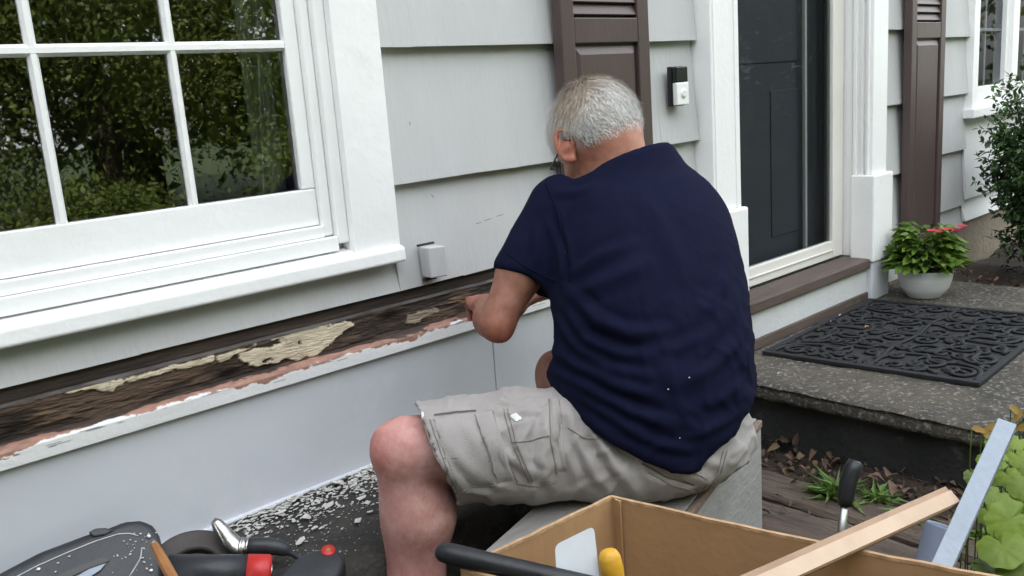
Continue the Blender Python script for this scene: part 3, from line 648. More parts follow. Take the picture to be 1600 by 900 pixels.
# door mat with scroll work
dm = empty('door_mat', (3.28, -.40, ZS), 'black rubber door mat with cast scroll pattern lying on the porch', 'door mat')
mA, mB, mC, mD = az(1186, 549, ZS+.012), az(1531, 600, ZS+.012), az(1640, 497, ZS+.012), az(1340, 466.5, ZS+.012)
mA, mB, mD = mA[:2], mB[:2], mD[:2]; mA = mA+V3(.0, -.012, 0)[:2]; mD = np.array([3.672, -.068]); mC = mB+(mD-mA)*1.02
def mp_(u, v, z): p = mA*(1-u)*(1-v)+mB*u*(1-v)+mC*u*v+mD*(1-u)*v; return np.array([p[0], p[1], ZS+z])
b = MB(); b.hexa([mp_(.0, .0, .001), mp_(1, 0, .001), mp_(1, 1, .001), mp_(0, 1, .001)], [mp_(0, 0, .0045), mp_(1, 0, .0045), mp_(1, 1, .0045), mp_(0, 1, .0045)]); b.build('mat_base', 'mat_pit', dm)
b = MB(); wu, wv = .028, .026
for (u0, u1, v0, v1) in ((0, 1, 0, wv), (0, 1, 1-wv, 1), (0, wu, wv, 1-wv), (1-wu, 1, wv, 1-wv)):
    b.hexa([mp_(u0, v0, .0005), mp_(u1, v0, .0005), mp_(u1, v1, .0005), mp_(u0, v1, .0005)], [mp_(u0, v0, .015), mp_(u1, v0, .015), mp_(u1, v1, .015), mp_(u0, v1, .015)])
b.build('mat_rim', 'mat_rubber', dm, bevel=.002)
def scrolls():
    b = MB(); LU, LV = .74, .88
    def curl(cu_, cv_, r0, turns, a0, sg, wd=.0100):
        pts = []
        for i in range(26):
            t = i/25; r = r0*(1-.86*t); a = a0+sg*turns*2*math.pi*t; pts.append(mp_(np.clip(cu_+r*math.cos(a)/LU, .02, .98), np.clip(cv_+r*math.sin(a)/LV, .02, .98), .010))
        b.tube(pts, [wd*(1-.4*abs(2*i/25-1)) for i in range(26)], 6, flat=.55, up=(0, 0, 1))
    def stem(p, q, bend, wd=.0095):
        pts = []
        for i in range(15):
            t = i/14; s = bend*math.sin(math.pi*t); d = np.array(q)-np.array(p); nn = np.array([-d[1], d[0]]); c = np.array(p)+d*t+nn*s
            pts.append(mp_(np.clip(c[0], .02, .98), np.clip(c[1], .02, .98), .010))
        b.tube(pts, wd, 6, flat=.55, up=(0, 0, 1))
    cell = [(.12, .10, .055, 1.5, 0, 1), (.27, .17, .070, 1.6, 2.2, -1), (.40, .08, .045, 1.4, 3.5, 1), (.10, .28, .062, 1.5, 1, -1), (.36, .32, .062, 1.5, 5, 1), (.22, .40, .055, 1.4, .5, -1), (.43, .44, .045, 1.3, 2, 1), (.08, .44, .04, 1.3, 3, 1), (.20, .29, .03, 1.2, 4, 1), (.44, .20, .035, 1.2, 1.4, -1), (.05, .19, .03, 1.2, 2, 1), (.17, .12, .03, 1.2, 5, -1), (.33, .12, .03, 1.2, 1, 1), (.28, .29, .035, 1.3, 3, -1), (.14, .37, .03, 1.2, 0, 1), (.31, .46, .035, 1.2, 4, -1), (.47, .31, .03, 1.2, 2, 1), (.48, .06, .03, 1.2, 0, -1)]
    for c in cell:
        for mu in (0, 1):
            for mv in (0, 1):
                sg = c[5]*(1 if mu == mv else -1); a0 = c[4]; a0 = math.pi-a0 if mu else a0; a0 = -a0 if mv else a0
                curl(1-c[0] if mu else c[0], 1-c[1] if mv else c[1], c[2], c[3], a0, sg)
    for p, q, bd in (((.03, .03), (.18, .20), .25), ((.18, .2), (.33, .25), -.3), ((.33, .24), (.5, .12), .25), ((.04, .20), (.14, .36), -.25), ((.14, .36), (.30, .36), .3), ((.30, .36), (.5, .33), -.3), ((.05, .38), (.18, .5), .25), ((.30, .44), (.5, .5), .2), ((.20, .05), (.34, .04), .3), ((.3, .05), (.28, .12), .4), ((.05, .12), (.03, .2), .4), ((.15, .44), (.28, .5), -.3)):
        for mu in (0, 1):
            for mv in (0, 1):
                P = [(1-a if mu else a, 1-c if mv else c) for a, c in (p, q)]; stem(P[0], P[1], bd*(1 if mu == mv else -1))
    b.tube([mp_(u, .5+.008*math.sin(u*20), .010) for u in np.linspace(.02, .98, 30)], .008, 6, flat=.55, up=(0, 0, 1)); b.tube([mp_(.5+.01*math.sin(v*16), v, .010) for v in np.linspace(.02, .98, 30)], .008, 6, flat=.55, up=(0, 0, 1))
    return b
scrolls().build('scroll_work', 'mat_rubber', dm, smooth=True, kind='stuff')

# ================================================================== bench the man sits on
bench = empty('wooden_bench', (1.4, -.7, .1), 'weathered grey plywood box the man sits on', 'bench')
bx = unit((.957, .290, 0)); bn = np.array([-bx[1], bx[0], 0]); C1 = np.array([1.813, -.681, .5])
def bpt(s, w, z): return C1 - bx*s + bn*w + np.array([0, 0, z-.5])     # s along from the right end, w towards the wall
def bbox(name, m, s0, s1, w0, w1, z0, z1, bevel=.002):
    return MB().hexa([bpt(s1, w0, z0), bpt(s0, w0, z0), bpt(s0, w1, z0), bpt(s1, w1, z0)], [bpt(s1, w0, z1), bpt(s0, w0, z1), bpt(s0, w1, z1), bpt(s1, w1, z1)]).build(name, m, bench, bevel=bevel)
bbox('top_board', 'weathered_ply', 0, .82, .013, .294, .482, .500); bbox('top_edge', 'rotten_edge', 0, .82, -.002, .0125, .480, .4985, bevel=.004)
bbox('side_panel', 'weathered_side', .004, .815, .001, .017, .095, .4795); bbox('side_panel', 'weathered_side', .004, .815, .272, .288, .095, .4815)
bbox('end_panel', 'weathered_side', .005, .022, .0175, .2715, .095, .4815); bbox('end_panel', 'weathered_side', .795, .812, .0175, .2715, .095, .4815)

# ================================================================== the man
man = empty('person', (1.40, -.66, .10), 'seated grey-haired man in navy t-shirt and khaki shorts, working at the wall', 'person')
VH = unit((.72, .69, 0)); LH = np.array([-VH[1], VH[0], 0])               # away from / left of the viewer, level
fw = unit((.19, .98, 0)); rt = np.array([fw[1], -fw[0], 0])               # torso facing and its right
shL, elL = ad(860, 322, 1.95), ad(776, 506, 1.91); haL = ad(756, 474, 2.12); wrL = elL+(haL-elL)*.76
shR, elR = V3(1.685, -.555, 1.05), V3(1.755, -.33, .87); haR = V3(1.515, -.145, .80); wrR = elR+(haR-elR)*.78
hipL, hipR = V3(1.315, -.66, .605), V3(1.475, -.68, .605)
knL, knR = ad(640, 702, 1.755), ad(884, 590, 2.10)
anL, anR = V3(knL[0]-.012, knL[1]+.015, .19), V3(knR[0]+.0, knR[1]+.05, .19)
C7 = V3(1.525, -.545, 1.135)
# head frame
hd_h = unit(.60*LH+.80*VH); pt = R(38)
hf = math.cos(pt)*hd_h+math.sin(pt)*V3(0, 0, -1); hu = math.sin(pt)*hd_h+math.cos(pt)*V3(0, 0, 1); rl = R(6)
hl = np.cross(hu, hf); hu, hl = math.cos(rl)*hu+math.sin(rl)*hl, math.cos(rl)*hl-math.sin(rl)*hu
HC = ad(926, 208, 1.98)
HS = 1.07
def H(f, u, l): return HC+(hf*f+hu*u+hl*l)*HS
F = Field((.70, -.95, .06), (2.0, .02, 1.42), .0065)
# trunk and limbs
F.cone((1.40, -.67, .63), (1.45, -.66, .90), .13, .13, .04); F.cone((1.45, -.66, .90), (1.51, -.58, 1.06), .13, .10, .04)
F.cone(shL, shR, .045, .045, .03)
for sh_, el, wr, ha in ((shL, elL, wrL, haL), (shR, elR, wrR, haR)):
    mid = sh_*.45+el*.55+V3(0, 0, .0); F.cone(sh_, mid, .046, .050, .02); F.cone(mid, el, .050, .036, .02)
    F.cone(el+V3(-.002, -.016, -.016), el+V3(.012, -.018, .035), .019, .020, .018)
    fm = el*.68+wr*.32; F.cone(el, fm, .034, .041, .02); F.cone(fm, wr, .043, .030, .02)
for hp, kn, an in ((hipL, knL, anL), (hipR, knR, anR)):
    F.cone(hp, hp*.4+kn*.6, .092, .078, .04); F.cone(hp*.4+kn*.6, kn, .078, .064, .04)
    d = unit(kn-hp); F.ell(kn+d*.016+V3(0, 0, .004), (.044, .044, .052), None, .03)
    F.ell(kn+d*.052+V3(0, 0, .012), (.018, .026, .030), (d, np.cross(V3(0, 0, 1), d), V3(0, 0, 1)), .025); F.cone(kn+V3(0, 0, -.035)-d*.004, kn*.70+an*.30-d*.014, .053, .064, .014); F.cone(kn*.70+an*.30-d*.014, kn*.36+an*.64-d*.004, .064, .048, .04); F.cone(kn*.36+an*.64, an, .050, .037, .03); F.cone(kn+d*.020+V3(0, 0, -.02), an+d*.012, .046, .034, .03)
# neck and head
F.cone(C7+V3(-.012, .012, -.04), H(-.035, -.055, 0), .066, .062, .02); F.cone(C7+V3(-.02, .03, -.05), H(-.01, -.07, 0), .062, .055, .02)
F.ell(H(-.010, .012, 0), (.107, .083, .094), (hf, hl, hu), .03); F.ell(H(-.032, -.012, 0), (.075, .078, .071), (hf, hl, hu), .03)
F.ell(H(.036, -.055, 0), (.060, .062, .083), (hf, hl, hu), .03); F.ell(H(.056, -.108, 0), (.036, .040, .028), (hf, hl, hu), .03)
F.cone(H(.084, -.015, 0), H(.108, -.052, 0), .009, .014, .015); F.ell(H(.078, .008, 0), (.020, .050, .012), (hf, hl, hu), .02)
F.ell(H(.083, -.083, 0), (.012, .024, .008), (hf, hl, hu), .012)
for s in (1, -1): F.ell(H(.066, -.045, .038*s), (.022, .024, .022), (hf, hl, hu), .02)
bv, bf = F.nets(); bv = relax(bv, bf, 3, .5)
def fine(lo, hi, h): return Field(lo, hi, h)
# hands: a palm, four unequal bent fingers and a thumb
def hand(wr, ha, el, s):
    d = unit(ha-wr); up = unit(V3(0, 0, 1)-d*d[2]); sd_ = np.cross(d, up)*s     # sd_ points to the thumb side
    lo = np.minimum(wr, ha)-.13; hi = np.maximum(wr, ha)+.13; G = Field(lo, hi, .004)
    pc = wr+d*.052; G.cone(wr-d*.05, wr+d*.012, .031, .029, .02)
    G.ell(pc, (.050, .040, .017), (d, sd_, up), .02); G.ell(wr+d*.03+sd_*.022-up*.008, (.030, .018, .016), (d, sd_, up), .015)
    for i, (L, off) in enumerate(((.070, .030), (.078, .010), (.073, -.011), (.058, -.031))):
        k0 = wr+d*(.092-.004*abs(i-1))+sd_*off+up*.002; k1 = k0+unit(d*.75-up*.62)*L*.45; k2 = k1+unit(d*.15-up*.95)*L*.32; k3 = k2+unit(-d*.45-up*.8)*L*.26
        G.cone(wr+d*.05+sd_*off*.8, k0, .011, .0105, .012); G.cone(k0, k1, .0105, .0095, .006); G.cone(k1, k2, .0095, .0085, .006); G.cone(k2, k3, .0085, .0072, .006)
    t0 = wr+d*.028+sd_*.030-up*.006; t1 = t0+unit(d*.7+sd_*.55-up*.35)*.040; t2 = t1+unit(d*.75-sd_*.10-up*.65)*.030
    G.cone(t0, t1, .0135, .0115, .012); G.cone(t1, t2, .0112, .0088, .006)
    v, f = G.nets(); return relax(v, f, 2, .5), f
def ear(s):
    G = Field(H(-.02, -.02, .08*s)-.07, H(-.02, -.02, .08*s)+.07, .003); c = H(.002, -.020, .078*s)
    out = unit(hl*s-hf*.45); upx = unit(hu*.95-hf*.22); fwx = np.cross(upx, out)
    th = np.linspace(-.35, 1.45*math.pi, 16); P = []
    for a in th: P.append(c+out*.010+fwx*(.020*math.cos(a+.2))+upx*(.034*math.sin(a+.2)+.006))
    for a, b_ in zip(P[:-1], P[1:]): G.cone(a, b_, .0052, .0052, .004)
    G.ell(c+out*.004, (.026, .017, .006), (upx, fwx, out), .01); G.ell(c-upx*.026+out*.005, (.010, .008, .006), (upx, fwx, out), .008); G.cone(c-out*.012, c+out*.004, .014, .014, .01)
    v, f = G.nets(); return relax(v, f, 2, .5), f
vs_, fs_ = [bv], [bf]; nb = len(bv)
for v, f in (hand(wrL, haL, elL, 1), hand(wrR, haR, elR, -1), ear(1), ear(-1)):
    fs_.append(f+nb); vs_.append(v); nb += len(v)
n_ear = len(vs_[-1])+len(vs_[-2])
bv = np.vstack(vs_); bf = np.vstack(fs_)
def ball(p, c, r): return np.exp(-(np.linalg.norm(p-np.asarray(c), axis=1)/r)**2)
tint = np.ones((len(bv), 3))
def redden(c, r, k):
    w = (ball(bv, c, r)*k)[:, None]; tint[:] = tint*(1-w)+tint*np.array([1.02, .62, .56])*w
redden(knL+unit(knL-hipL)*.05, .05, .8); redden(elL+V3(-.01, -.02, -.03), .045, .75); redden(C7+V3(-.04, .02, .05), .10, .55); redden(H(0, -.03, .09), .05, .8); redden(haL, .06, .5); redden(anL+V3(0, 0, .2), .1, .25)
arm = np.clip(np.maximum(ball(bv, elL, .22), ball(bv, haL, .22))*1.5, 0, 1)[:, None]; tint = tint*(1-arm*np.array([.36, .48, .50]))  # arm darkened for its tan, with some shading put into the tint
leg = ((bv[:, 2] < .75) & (bv[:, 0] < 1.15))[:, None]; tint = np.where(leg, tint*np.array([1.26, 1.26, 1.60]), tint)
hq = (bv-HC)/HS; hfc, huc, hlc = hq@hf, hq@hu, hq@hl
def hairy(f_, u_, l_):               # hair cover: 0 on skin .. 1 on the scalp
    nape = -.036+.020*np.clip((f_+.02)/.06, -1, 1); side = np.where(f_ > .0, np.clip((f_-.0)*2.2, 0, .2), 0)
    return np.clip((u_-nape-side*.35-np.where(f_ > .055, .05, 0))/.034+.5, 0, 1)*(f_ < .088)
hm = hairy(hfc, huc, hlc)*(np.linalg.norm(hq, axis=1) < .125)
hm[-n_ear:] = 0; tint[-n_ear:] = np.array([1.02, .74, .70])        # ears stay bare skin, a little red
tint = tint*(1-hm[:, None])+np.array([1.0, 1.45, 1.9])*hm[:, None]
body = mesh_obj('body', bv, bf, 'skin', man, tint)
# ---- hair
def hair():
    n = vnormals(bv, bf); cand = np.where((hm > .25) & (np.abs(hlc) < .086) & (np.linalg.norm(bv-H(-.006, -.022, .078), axis=1) > .036))[0]
    nn = 30000; pick = rng.choice(cand, nn, p=hm[cand]/hm[cand].sum())
    base = bv[pick]+rng.normal(0, .0022, (nn, 3)); nr = n[pick]; f_, u_, l_ = hfc[pick], huc[pick], hlc[pick]
    crown = np.array([-.055, .080, 0.]); rel = np.stack([f_-crown[0], u_-crown[1], l_-crown[2]], 1); rel /= np.linalg.norm(rel, axis=1)[:, None]+1e-6
    comb = rel[:, :1]*hf+rel[:, 1:2]*hu+rel[:, 2:]*hl
    comb = comb+.35*np.where(f_ > 0, 1, 0)[:, None]*hf+.35*np.stack([np.sin(60*f_+20*l_), np.cos(55*u_-30*l_), np.sin(48*l_+40*u_)], 1)+rng.normal(0, .14, (nn, 3)); comb -= nr*np.sum(comb*nr, 1)[:, None]; comb /= np.linalg.norm(comb, axis=1)[:, None]
    low = np.clip((u_+.05)/.06, 0, 1); L = (.006+.022*low)*rng.uniform(.55, 1.25, nn)*np.where(f_ > .03, 1.15, 1)
    lift = (.18+.30*low*rng.uniform(.3, 1.2, nn))[:, None]
    p0 = base-nr*.001; p1 = base+(comb*.75+nr*lift)*L[:, None]*.45; p2 = p1+(comb*.95+nr*lift*.35+rng.normal(0, .12, (nn, 3)))*L[:, None]*.35; p3 = p2+(comb+nr*lift*.05+rng.normal(0, .2, (nn, 3)))*L[:, None]*.3
    side = np.cross(comb, nr); w = rng.uniform(.00028, .0005, nn)[:, None]
    ring = [p0-side*w, p0+side*w, p1-side*w, p1+side*w, p2-side*w*.8, p2+side*w*.8, p3]
    v = np.stack(ring, 1).reshape(-1, 3); k = np.arange(nn)*7
    f = np.stack([k, k+1, k+3, k+2], 1).tolist()+np.stack([k+2, k+3, k+5, k+4], 1).tolist()+np.stack([k+4, k+5, k+6], 1).tolist()
    sand = np.clip(1.3*np.exp(-(((f_+.06)/.040)**2+((u_-.055)/.042)**2)), 0, .95)*rng.uniform(.5, 1, nn)+.10*rng.random(nn)
    g = rng.uniform(.50, .86, nn); dk = rng.random(nn) < .07+.16*(1-low)*(f_ < .02); g = np.where(dk, g*.42, g)
    base_c = np.stack([g, g*.985, g*.95], 1); sc = np.array([.40, .29, .19]); c = base_c*(1-sand[:, None])+sc*sand[:, None]*rng.uniform(.7, 1.2, nn)[:, None]
    return v, f, np.repeat(c, 7, 0)
hv, hfx, hc = hair(); mesh_obj('hair', hv, hfx, 'hair', man, hc)
# ---- fine hair on the bare leg and arm
def down():
    n = vnormals(bv, bf); lg = np.where((bv[:, 2] < knL[2]+.01) & (bv[:, 2] > .25) & (np.linalg.norm(bv[:, :2]-knL[:2], axis=1) < .10))[0]; am = np.where(ball(bv, elL*.5+wrL*.5, .14) > .4)[0]
    pk_ = np.r_[rng.choice(lg, 2200), rng.choice(am, 700)]; k = len(pk_); p = bv[pk_]+rng.normal(0, .003, (k, 3)); nr = n[pk_]
    d = np.tile(V3(0, 0, -1), (k, 1))+rng.normal(0, .45, (k, 3)); d -= nr*np.sum(d*nr, 1)[:, None]; L = rng.uniform(.006, .014, k)[:, None]
    sd = np.cross(d, nr); sd /= np.linalg.norm(sd, axis=1)[:, None]; w = .00022
    v = np.stack([p-sd*w, p+sd*w, p+(d*.6+nr*.35)*L, ], 1).reshape(-1, 3); q = np.arange(k)*3
    o = mesh_obj('body_hair', v, np.stack([q, q+1, q+2], 1), 'hair', man, np.tile(np.array([.13, .085, .06]), (len(v), 1))); o['kind'] = 'stuff'
down()
# ---- glasses and eyes
g = MB(); pts = []
for s in (1, -1):
    c = H(.094, -.020, .033*s); g.tube([c+hl*.024*math.cos(a)+hu*.018*math.sin(a) for a in np.linspace(0, 2*math.pi, 20)], .0016, 6)
    g.tube([H(.092, -.012, .058*s), H(.086, -.012, .074*s), H(.03, -.008, .0815*s), H(-.004, -.004, .0835*s), H(-.020, -.016, .085*s)], .0019, 6)
g.tube([H(.097, -.016, .009), H(.102, -.012, 0), H(.097, -.016, -.009)], .0016, 6); g.build('glasses', 'black_frame', man, smooth=True)
for s in (1, -1): MB().lathe(H(.066, -.020, .031*s), [(.0001, -.012), (.0085, -.0085), (.012, 0), (.0085, .0085), (.0001, .012)], 16, axis=hf).build('eye', 'eye', man, smooth=True)
# ---- t-shirt
T = Field((1.08, -1.02, .50), (1.98, -.22, 1.22), .0065)
T.loft([(.525, 1.392, -.684, .214, .186), (.60, 1.392, -.682, .217, .196), (.68, 1.395, -.674, .212, .202), (.78, 1.406, -.668, .206, .200), (.88, 1.430, -.653, .203, .185), (.98, 1.462, -.630, .198, .160), (1.05, 1.496, -.603, .184, .135), (1.10, 1.512, -.580, .156, .115), (1.14, 1.522, -.560, .108, .090), (1.18, 1.524, -.548, .088, .080), (1.23, 1.520, -.535, .080, .074)], rt, fw, .03)
T.cone(shL+V3(.02, -.015, -.008), shL*.36+elL*.64+V3(.008, -.004, 0), .076, .068, .05); T.cone(shR+V3(-.02, 0, 0), shR*.4+elR*.6, .064, .062, .05)
T.cone(shL+V3(.10, -.02, .0), C7+V3(-.05, .02, -.045), .050, .048, .05); T.cone(shR+V3(-.08, 0, .02), C7+V3(.05, .0, -.015), .055, .055, .05)
hem1 = unit(V3(0, 0, -1)+.14*VH+LH*.48); hem2 = unit(V3(0, 0, -1)+.10*VH-LH*.55); PH = ad(1094, 717, 1.735)
T.plane((1.42, -.69, .622), hem1); T.plane(PH, hem2)       # hem: rides up over both hips
aL = unit(elL-shL); cutn = unit(aL+rt*.25); T.plane_local(shL*.41+elL*.59, cutn, elL+V3(-.02, 0, -.02), .150)
T.cone(shL*.20+elL*.80, elL+aL*.1, .058, .064, 0, cut=True)
nN = unit(V3(.10, .46, .86)-rt*.10); pN = C7+V3(-.010, -.01, .022)
T.plane_local(pN, nN, C7+V3(-.01, .02, .05), .135); T.cone(C7+V3(-.014, .018, .0), C7+V3(-.014, .018, .0)+nN*.1, .070, .072, 0, cut=True)
tv, tf = T.nets(); tv = relax(tv, tf, 3, .5)
rim = ((tv-V3(1.42, -.69, .622))@hem1 > -.016) | ((tv-PH)@hem2 > -.016) | (np.abs((tv-(shL*.41+elL*.59))@cutn) < .014)
for _ in range(14): tv = np.where(rim[:, None], relax(tv, tf, 1, .5), tv)
neckz = np.abs((tv-pN)@nN) < .014
neckz &= np.linalg.norm(tv-pN, axis=1) < .12
for _ in range(8): tv = np.where(neckz[:, None], relax(tv, tf, 1, .5), tv)
tb = bvh_of(tv, tf); tn = vnormals(tv, tf)
SHIRT_FOLDS = [([(884, 452), (930, 500), (985, 522), (1040, 518)], .009, .014), ([(880, 470), (915, 530), (960, 552), (1020, 556)], .008, .013), ([(868, 500), (905, 548), (950, 575), (1010, 590)], .008, .012),
    ([(858, 545), (900, 570), (960, 600), (1030, 622)], .009, .012), ([(862, 580), (915, 606), (980, 640), (1050, 668)], .009, .012), ([(880, 606), (940, 640), (1010, 680)], .007, .010),
    ([(1150, 470), (1110, 520), (1090, 570), (1085, 610)], .003, .016), ([(1165, 520), (1120, 570), (1060, 600)], .004, .014), ([(1170, 590), (1130, 620), (1070, 640)], .003, .012), ([(1172, 640), (1120, 665), (1060, 690)], .004, .011),
    ([(862, 330), (880, 380), (888, 440)], -.007, .010), ([(840, 350), (838, 400), (828, 425)], .005, .012), ([(893, 430), (935, 400), (985, 380)], .006, .014), ([(890, 460), (950, 440), (1010, 410)], .005, .016),
    ([(1000, 300), (1040, 360), (1070, 430)], .003, .022), ([(1140, 400), (1128, 450), (1100, 500)], .004, .016), ([(930, 290), (900, 300), (868, 300)], .004, .012), ([(1010, 540), (1060, 545), (1110, 520)], .003, .012), ([(960, 660), (1020, 690), (1080, 705)], .005, .010)]
tv = folds(tv, tn, tb, [(p, a*1.35, w*.82) for p, a, w in SHIRT_FOLDS]); tv += tn*(.0012*np.sin(28*tv[:, 0]+40*tv[:, 2])*np.sin(33*tv[:, 1]-22*tv[:, 2])+.0011*np.sin(70*tv[:, 2]+25*tv[:, 0]+3*np.sin(19*tv[:, 1]+11*tv[:, 0]))*np.clip((1.0-tv[:, 2])*4, 0, 1))[:, None]
tn = vnormals(tv, tf); ql = (tv-V3(1.42, -.67, 0))@rt; qf = (tv-V3(1.42, -.67, 0))@fw; ang = np.arctan2(qf, ql)
rg1 = 1-np.abs(2*fbm(ang*2.2+4+1.2*fbm(ang*3, tv[:, 2]*9, 2), tv[:, 2]*15+ang*1.5+2*fbm(ang*4+9, tv[:, 2]*7, 2), 3)-1)
tv += tn*((.0046*rg1**7-.0010)*(.25+.75*sstep(1.02, .80, tv[:, 2])))[:, None]
tv = relax(tv, tf, 1, .35); mesh_shirt = mesh_obj('t_shirt', tv, tf, 'navy_cotton', man); tb = bvh_of(tv, tf)
def ribbon(bvh, px, r, off=.0, flat=1.0):
    P = [hit(bvh, *p) for p in resample(px, 4)]; P = [p[0]+p[1]*off for p in P if p is not None]
    P = [p for i, p in enumerate(P) if i == 0 or np.linalg.norm(p-P[i-1]) < .05]
    return (P if len(P) > 2 else None)
def seam(name, bvh, px, r, m, parent, off=.0005):
    P = ribbon(bvh, px, r, off)
    if P: MB().tube(P, r, 6).build(name, m, parent, smooth=True)
P = [C7+V3(-.012, .014, .0)]
cax = unit(H(-.03, -.05, 0)-C7); ca = unit(np.cross(cax, V3(0, 0, 1))); cb = np.cross(cax, ca)
nf = unit(fw-nN*(fw@nN)); nr_ = np.cross(nf, nN); cN = C7+V3(-.014, .018, .0); cN = cN+nN*((pN-cN)@nN)
MB().tube([cN+nr_*.0735*math.cos(a)+nf*.0735*math.sin(a)-nN*.001 for a in np.linspace(0, 2*math.pi, 49)], .0055, 8).build('neck_band', 'navy_cotton', man, smooth=True)
seam('shoulder_seam', tb, [(852, 285), (872, 330), (884, 385), (890, 440)], .0018, 'navy_cotton', man); seam('sleeve_hem', tb, [(793, 396), (820, 416), (850, 432), (872, 440)], .0016, 'navy_cotton', man)
# ---- shorts
S = Field((.92, -.98, .46), (1.80, -.25, .84), .006)
S.ell((1.405, -.685, .605), (.200, .165, .120), (rt, fw, V3(0, 0, 1)), .03); S.ell((1.405, -.70, .575), (.205, .165, .075), (rt, fw, V3(0, 0, 1)), .04)
uL = unit(knL-hipL); hemL = knL-uL*.052
S.cone(hipL+V3(.01, -.0, .0), hipL*.5+knL*.5+V3(0, 0, -.003), .118, .108, .06); S.cone(hipL*.5+knL*.5+V3(0, 0, -.003), knL+uL*.06+V3(0, 0, -.014), .108, .102, .03)
S.cone(hipR, knR-unit(knR-hipR)*.05, .115, .10, .06)
S.plane((0, 0, .503), (0, 0, -1))
hn = unit(uL+V3(0, 0, -.42)); S.plane_local(hemL+V3(0, 0, .0), hn, knL+uL*.03, .16)
S.cone(hemL-uL*.09+V3(0, 0, -.006), knL+uL*.1+V3(0, 0, -.015), .090, .094, 0, cut=True)
uR = unit(knR-hipR); S.plane_local(knR-uR*.075, uR, knR+uR*.02, .15)
sv, sf = S.nets(); sv = relax(sv, sf, 2, .5); sb = bvh_of(sv, sf); sn = vnormals(sv, sf)
SHORT_FOLDS = [([(905, 650), (935, 690), (975, 740), (1000, 780)], .011, .013), ([(880, 625), (905, 690), (935, 745), (960, 775)], .010, .012), ([(930, 650), (975, 690), (1030, 720)], .008, .012), ([(1000, 660), (1030, 700), (1050, 740)], .006, .012),
    ([(880, 640), (872, 700), (890, 760)], -.008, .010), ([(860, 640), (848, 690), (850, 740), (870, 770)], .007, .011), ([(830, 660), (812, 700), (830, 745)], .005, .010), ([(700, 700), (740, 740), (800, 765)], .005, .010), ([(660, 665), (690, 720), (730, 765)], .006, .008),
    ([(652, 690), (675, 735), (705, 770)], .005, .007), ([(760, 680), (800, 720), (850, 750)], .005, .010), ([(1080, 690), (1100, 715), (1130, 730)], .005, .009), ([(740, 632), (790, 645), (850, 640)], .005, .009), ([(770, 620), (800, 630), (850, 622)], .004, .008), ([(720, 655), (745, 690), (770, 700)], .004, .009), ([(1020, 700), (1060, 735), (1110, 755)], .004, .009)]
sv = folds(sv, sn, sb, [(p, a*1.3, w*.85) for p, a, w in SHORT_FOLDS]); sv += sn*(.0016*np.sin(41*sv[:, 0]+30*sv[:, 2])*np.sin(37*sv[:, 1]-25*sv[:, 0]))[:, None]
sn = vnormals(sv, sf); la = (sv-hipL)@uL; lz = sv[:, 2]*1.0+sv[:, 1]*.6
rg2 = 1-np.abs(2*fbm(la*13+lz*9+3+1.5*fbm(la*9, lz*9, 2), lz*16-la*8+7, 3)-1); sv += sn*(.0065*rg2**7-.0012)[:, None]
sv = relax(sv, sf, 1, .35); shorts = mesh_obj('shorts', sv, sf, 'khaki', man); sb = bvh_of(sv, sf)
def cloth_patch(name, quad, m, parent, off=.0035, nu=16, nv=10, bvh=None):
    bvh = bvh or sb; q = [np.array(p, float) for p in quad]; v = []; ok = True
    for i in range(nu+1):
        for j in range(nv+1):
            u, w = i/nu, j/nv; p = (q[0]*(1-u)+q[1]*u)*(1-w)+(q[3]*(1-u)+q[2]*u)*w; h = hit(bvh, *p)
            if h is None: return None
            e = min(i, j, nu-i, nv-j); v.append(h[0]+h[1]*(off if e > 0 else -.001))
    n = nv+1; f = [(i*n+j, (i+1)*n+j, (i+1)*n+j+1, i*n+j+1) for i in range(nu) for j in range(nv)]
    o = MB().add(np.array(v), f).build(name, m, parent, smooth=True); return o
cp = cloth_patch('cargo_pocket', [(672, 652), (768, 640), (806, 752), (712, 770)], 'khaki', shorts)
fl = cloth_patch('pocket_flap', [(740, 646), (768, 640), (806, 752), (775, 756)], 'khaki', shorts, off=.0085)
cloth_patch('pocket_flap', [(858, 622), (874, 618), (886, 736), (868, 740)], 'khaki', shorts, off=.008, nu=6, nv=14)
cloth_patch('back_pocket', [(1000, 716), (1012, 708), (1100, 748), (1092, 762)], 'khaki', shorts, off=.005, nu=12, nv=4)
seam('pocket_slit', sb, [(1003, 724), (1040, 745), (1085, 758)], .0016, 'khaki_dark', shorts); seam('pocket_slit', sb, [(678, 650), (712, 645), (744, 643)], .0014, 'khaki_dark', shorts, off=.0035)
for ln in ([(672, 655), (690, 712), (714, 769)], [(678, 655), (696, 712), (720, 768)], [(692, 716), (730, 714), (752, 708)], [(742, 648), (754, 700), (778, 755)], [(770, 642), (780, 690), (808, 752)], [(787, 640), (800, 690), (826, 752)], [(793, 640), (806, 690), (832, 752)],
           [(654, 650), (672, 708), (700, 755)], [(659, 650), (678, 708), (708, 758)], [(858, 624), (860, 690), (870, 740)], [(800, 692), (830, 688), (858, 680)], [(888, 668), (910, 684), (936, 686)], [(998, 720), (1010, 706), (1060, 728), (1104, 748)], [(806, 754), (840, 760), (870, 752)], [(714, 772), (740, 760), (776, 758)],
           [(1130, 705), (1120, 740), (1098, 765)], [(1136, 704), (1126, 740), (1102, 768)], [(1012, 738), (1050, 758), (1095, 770)]):
    seam('stitching', sb, ln, .0011, 'khaki_seam', shorts, off=.0012)
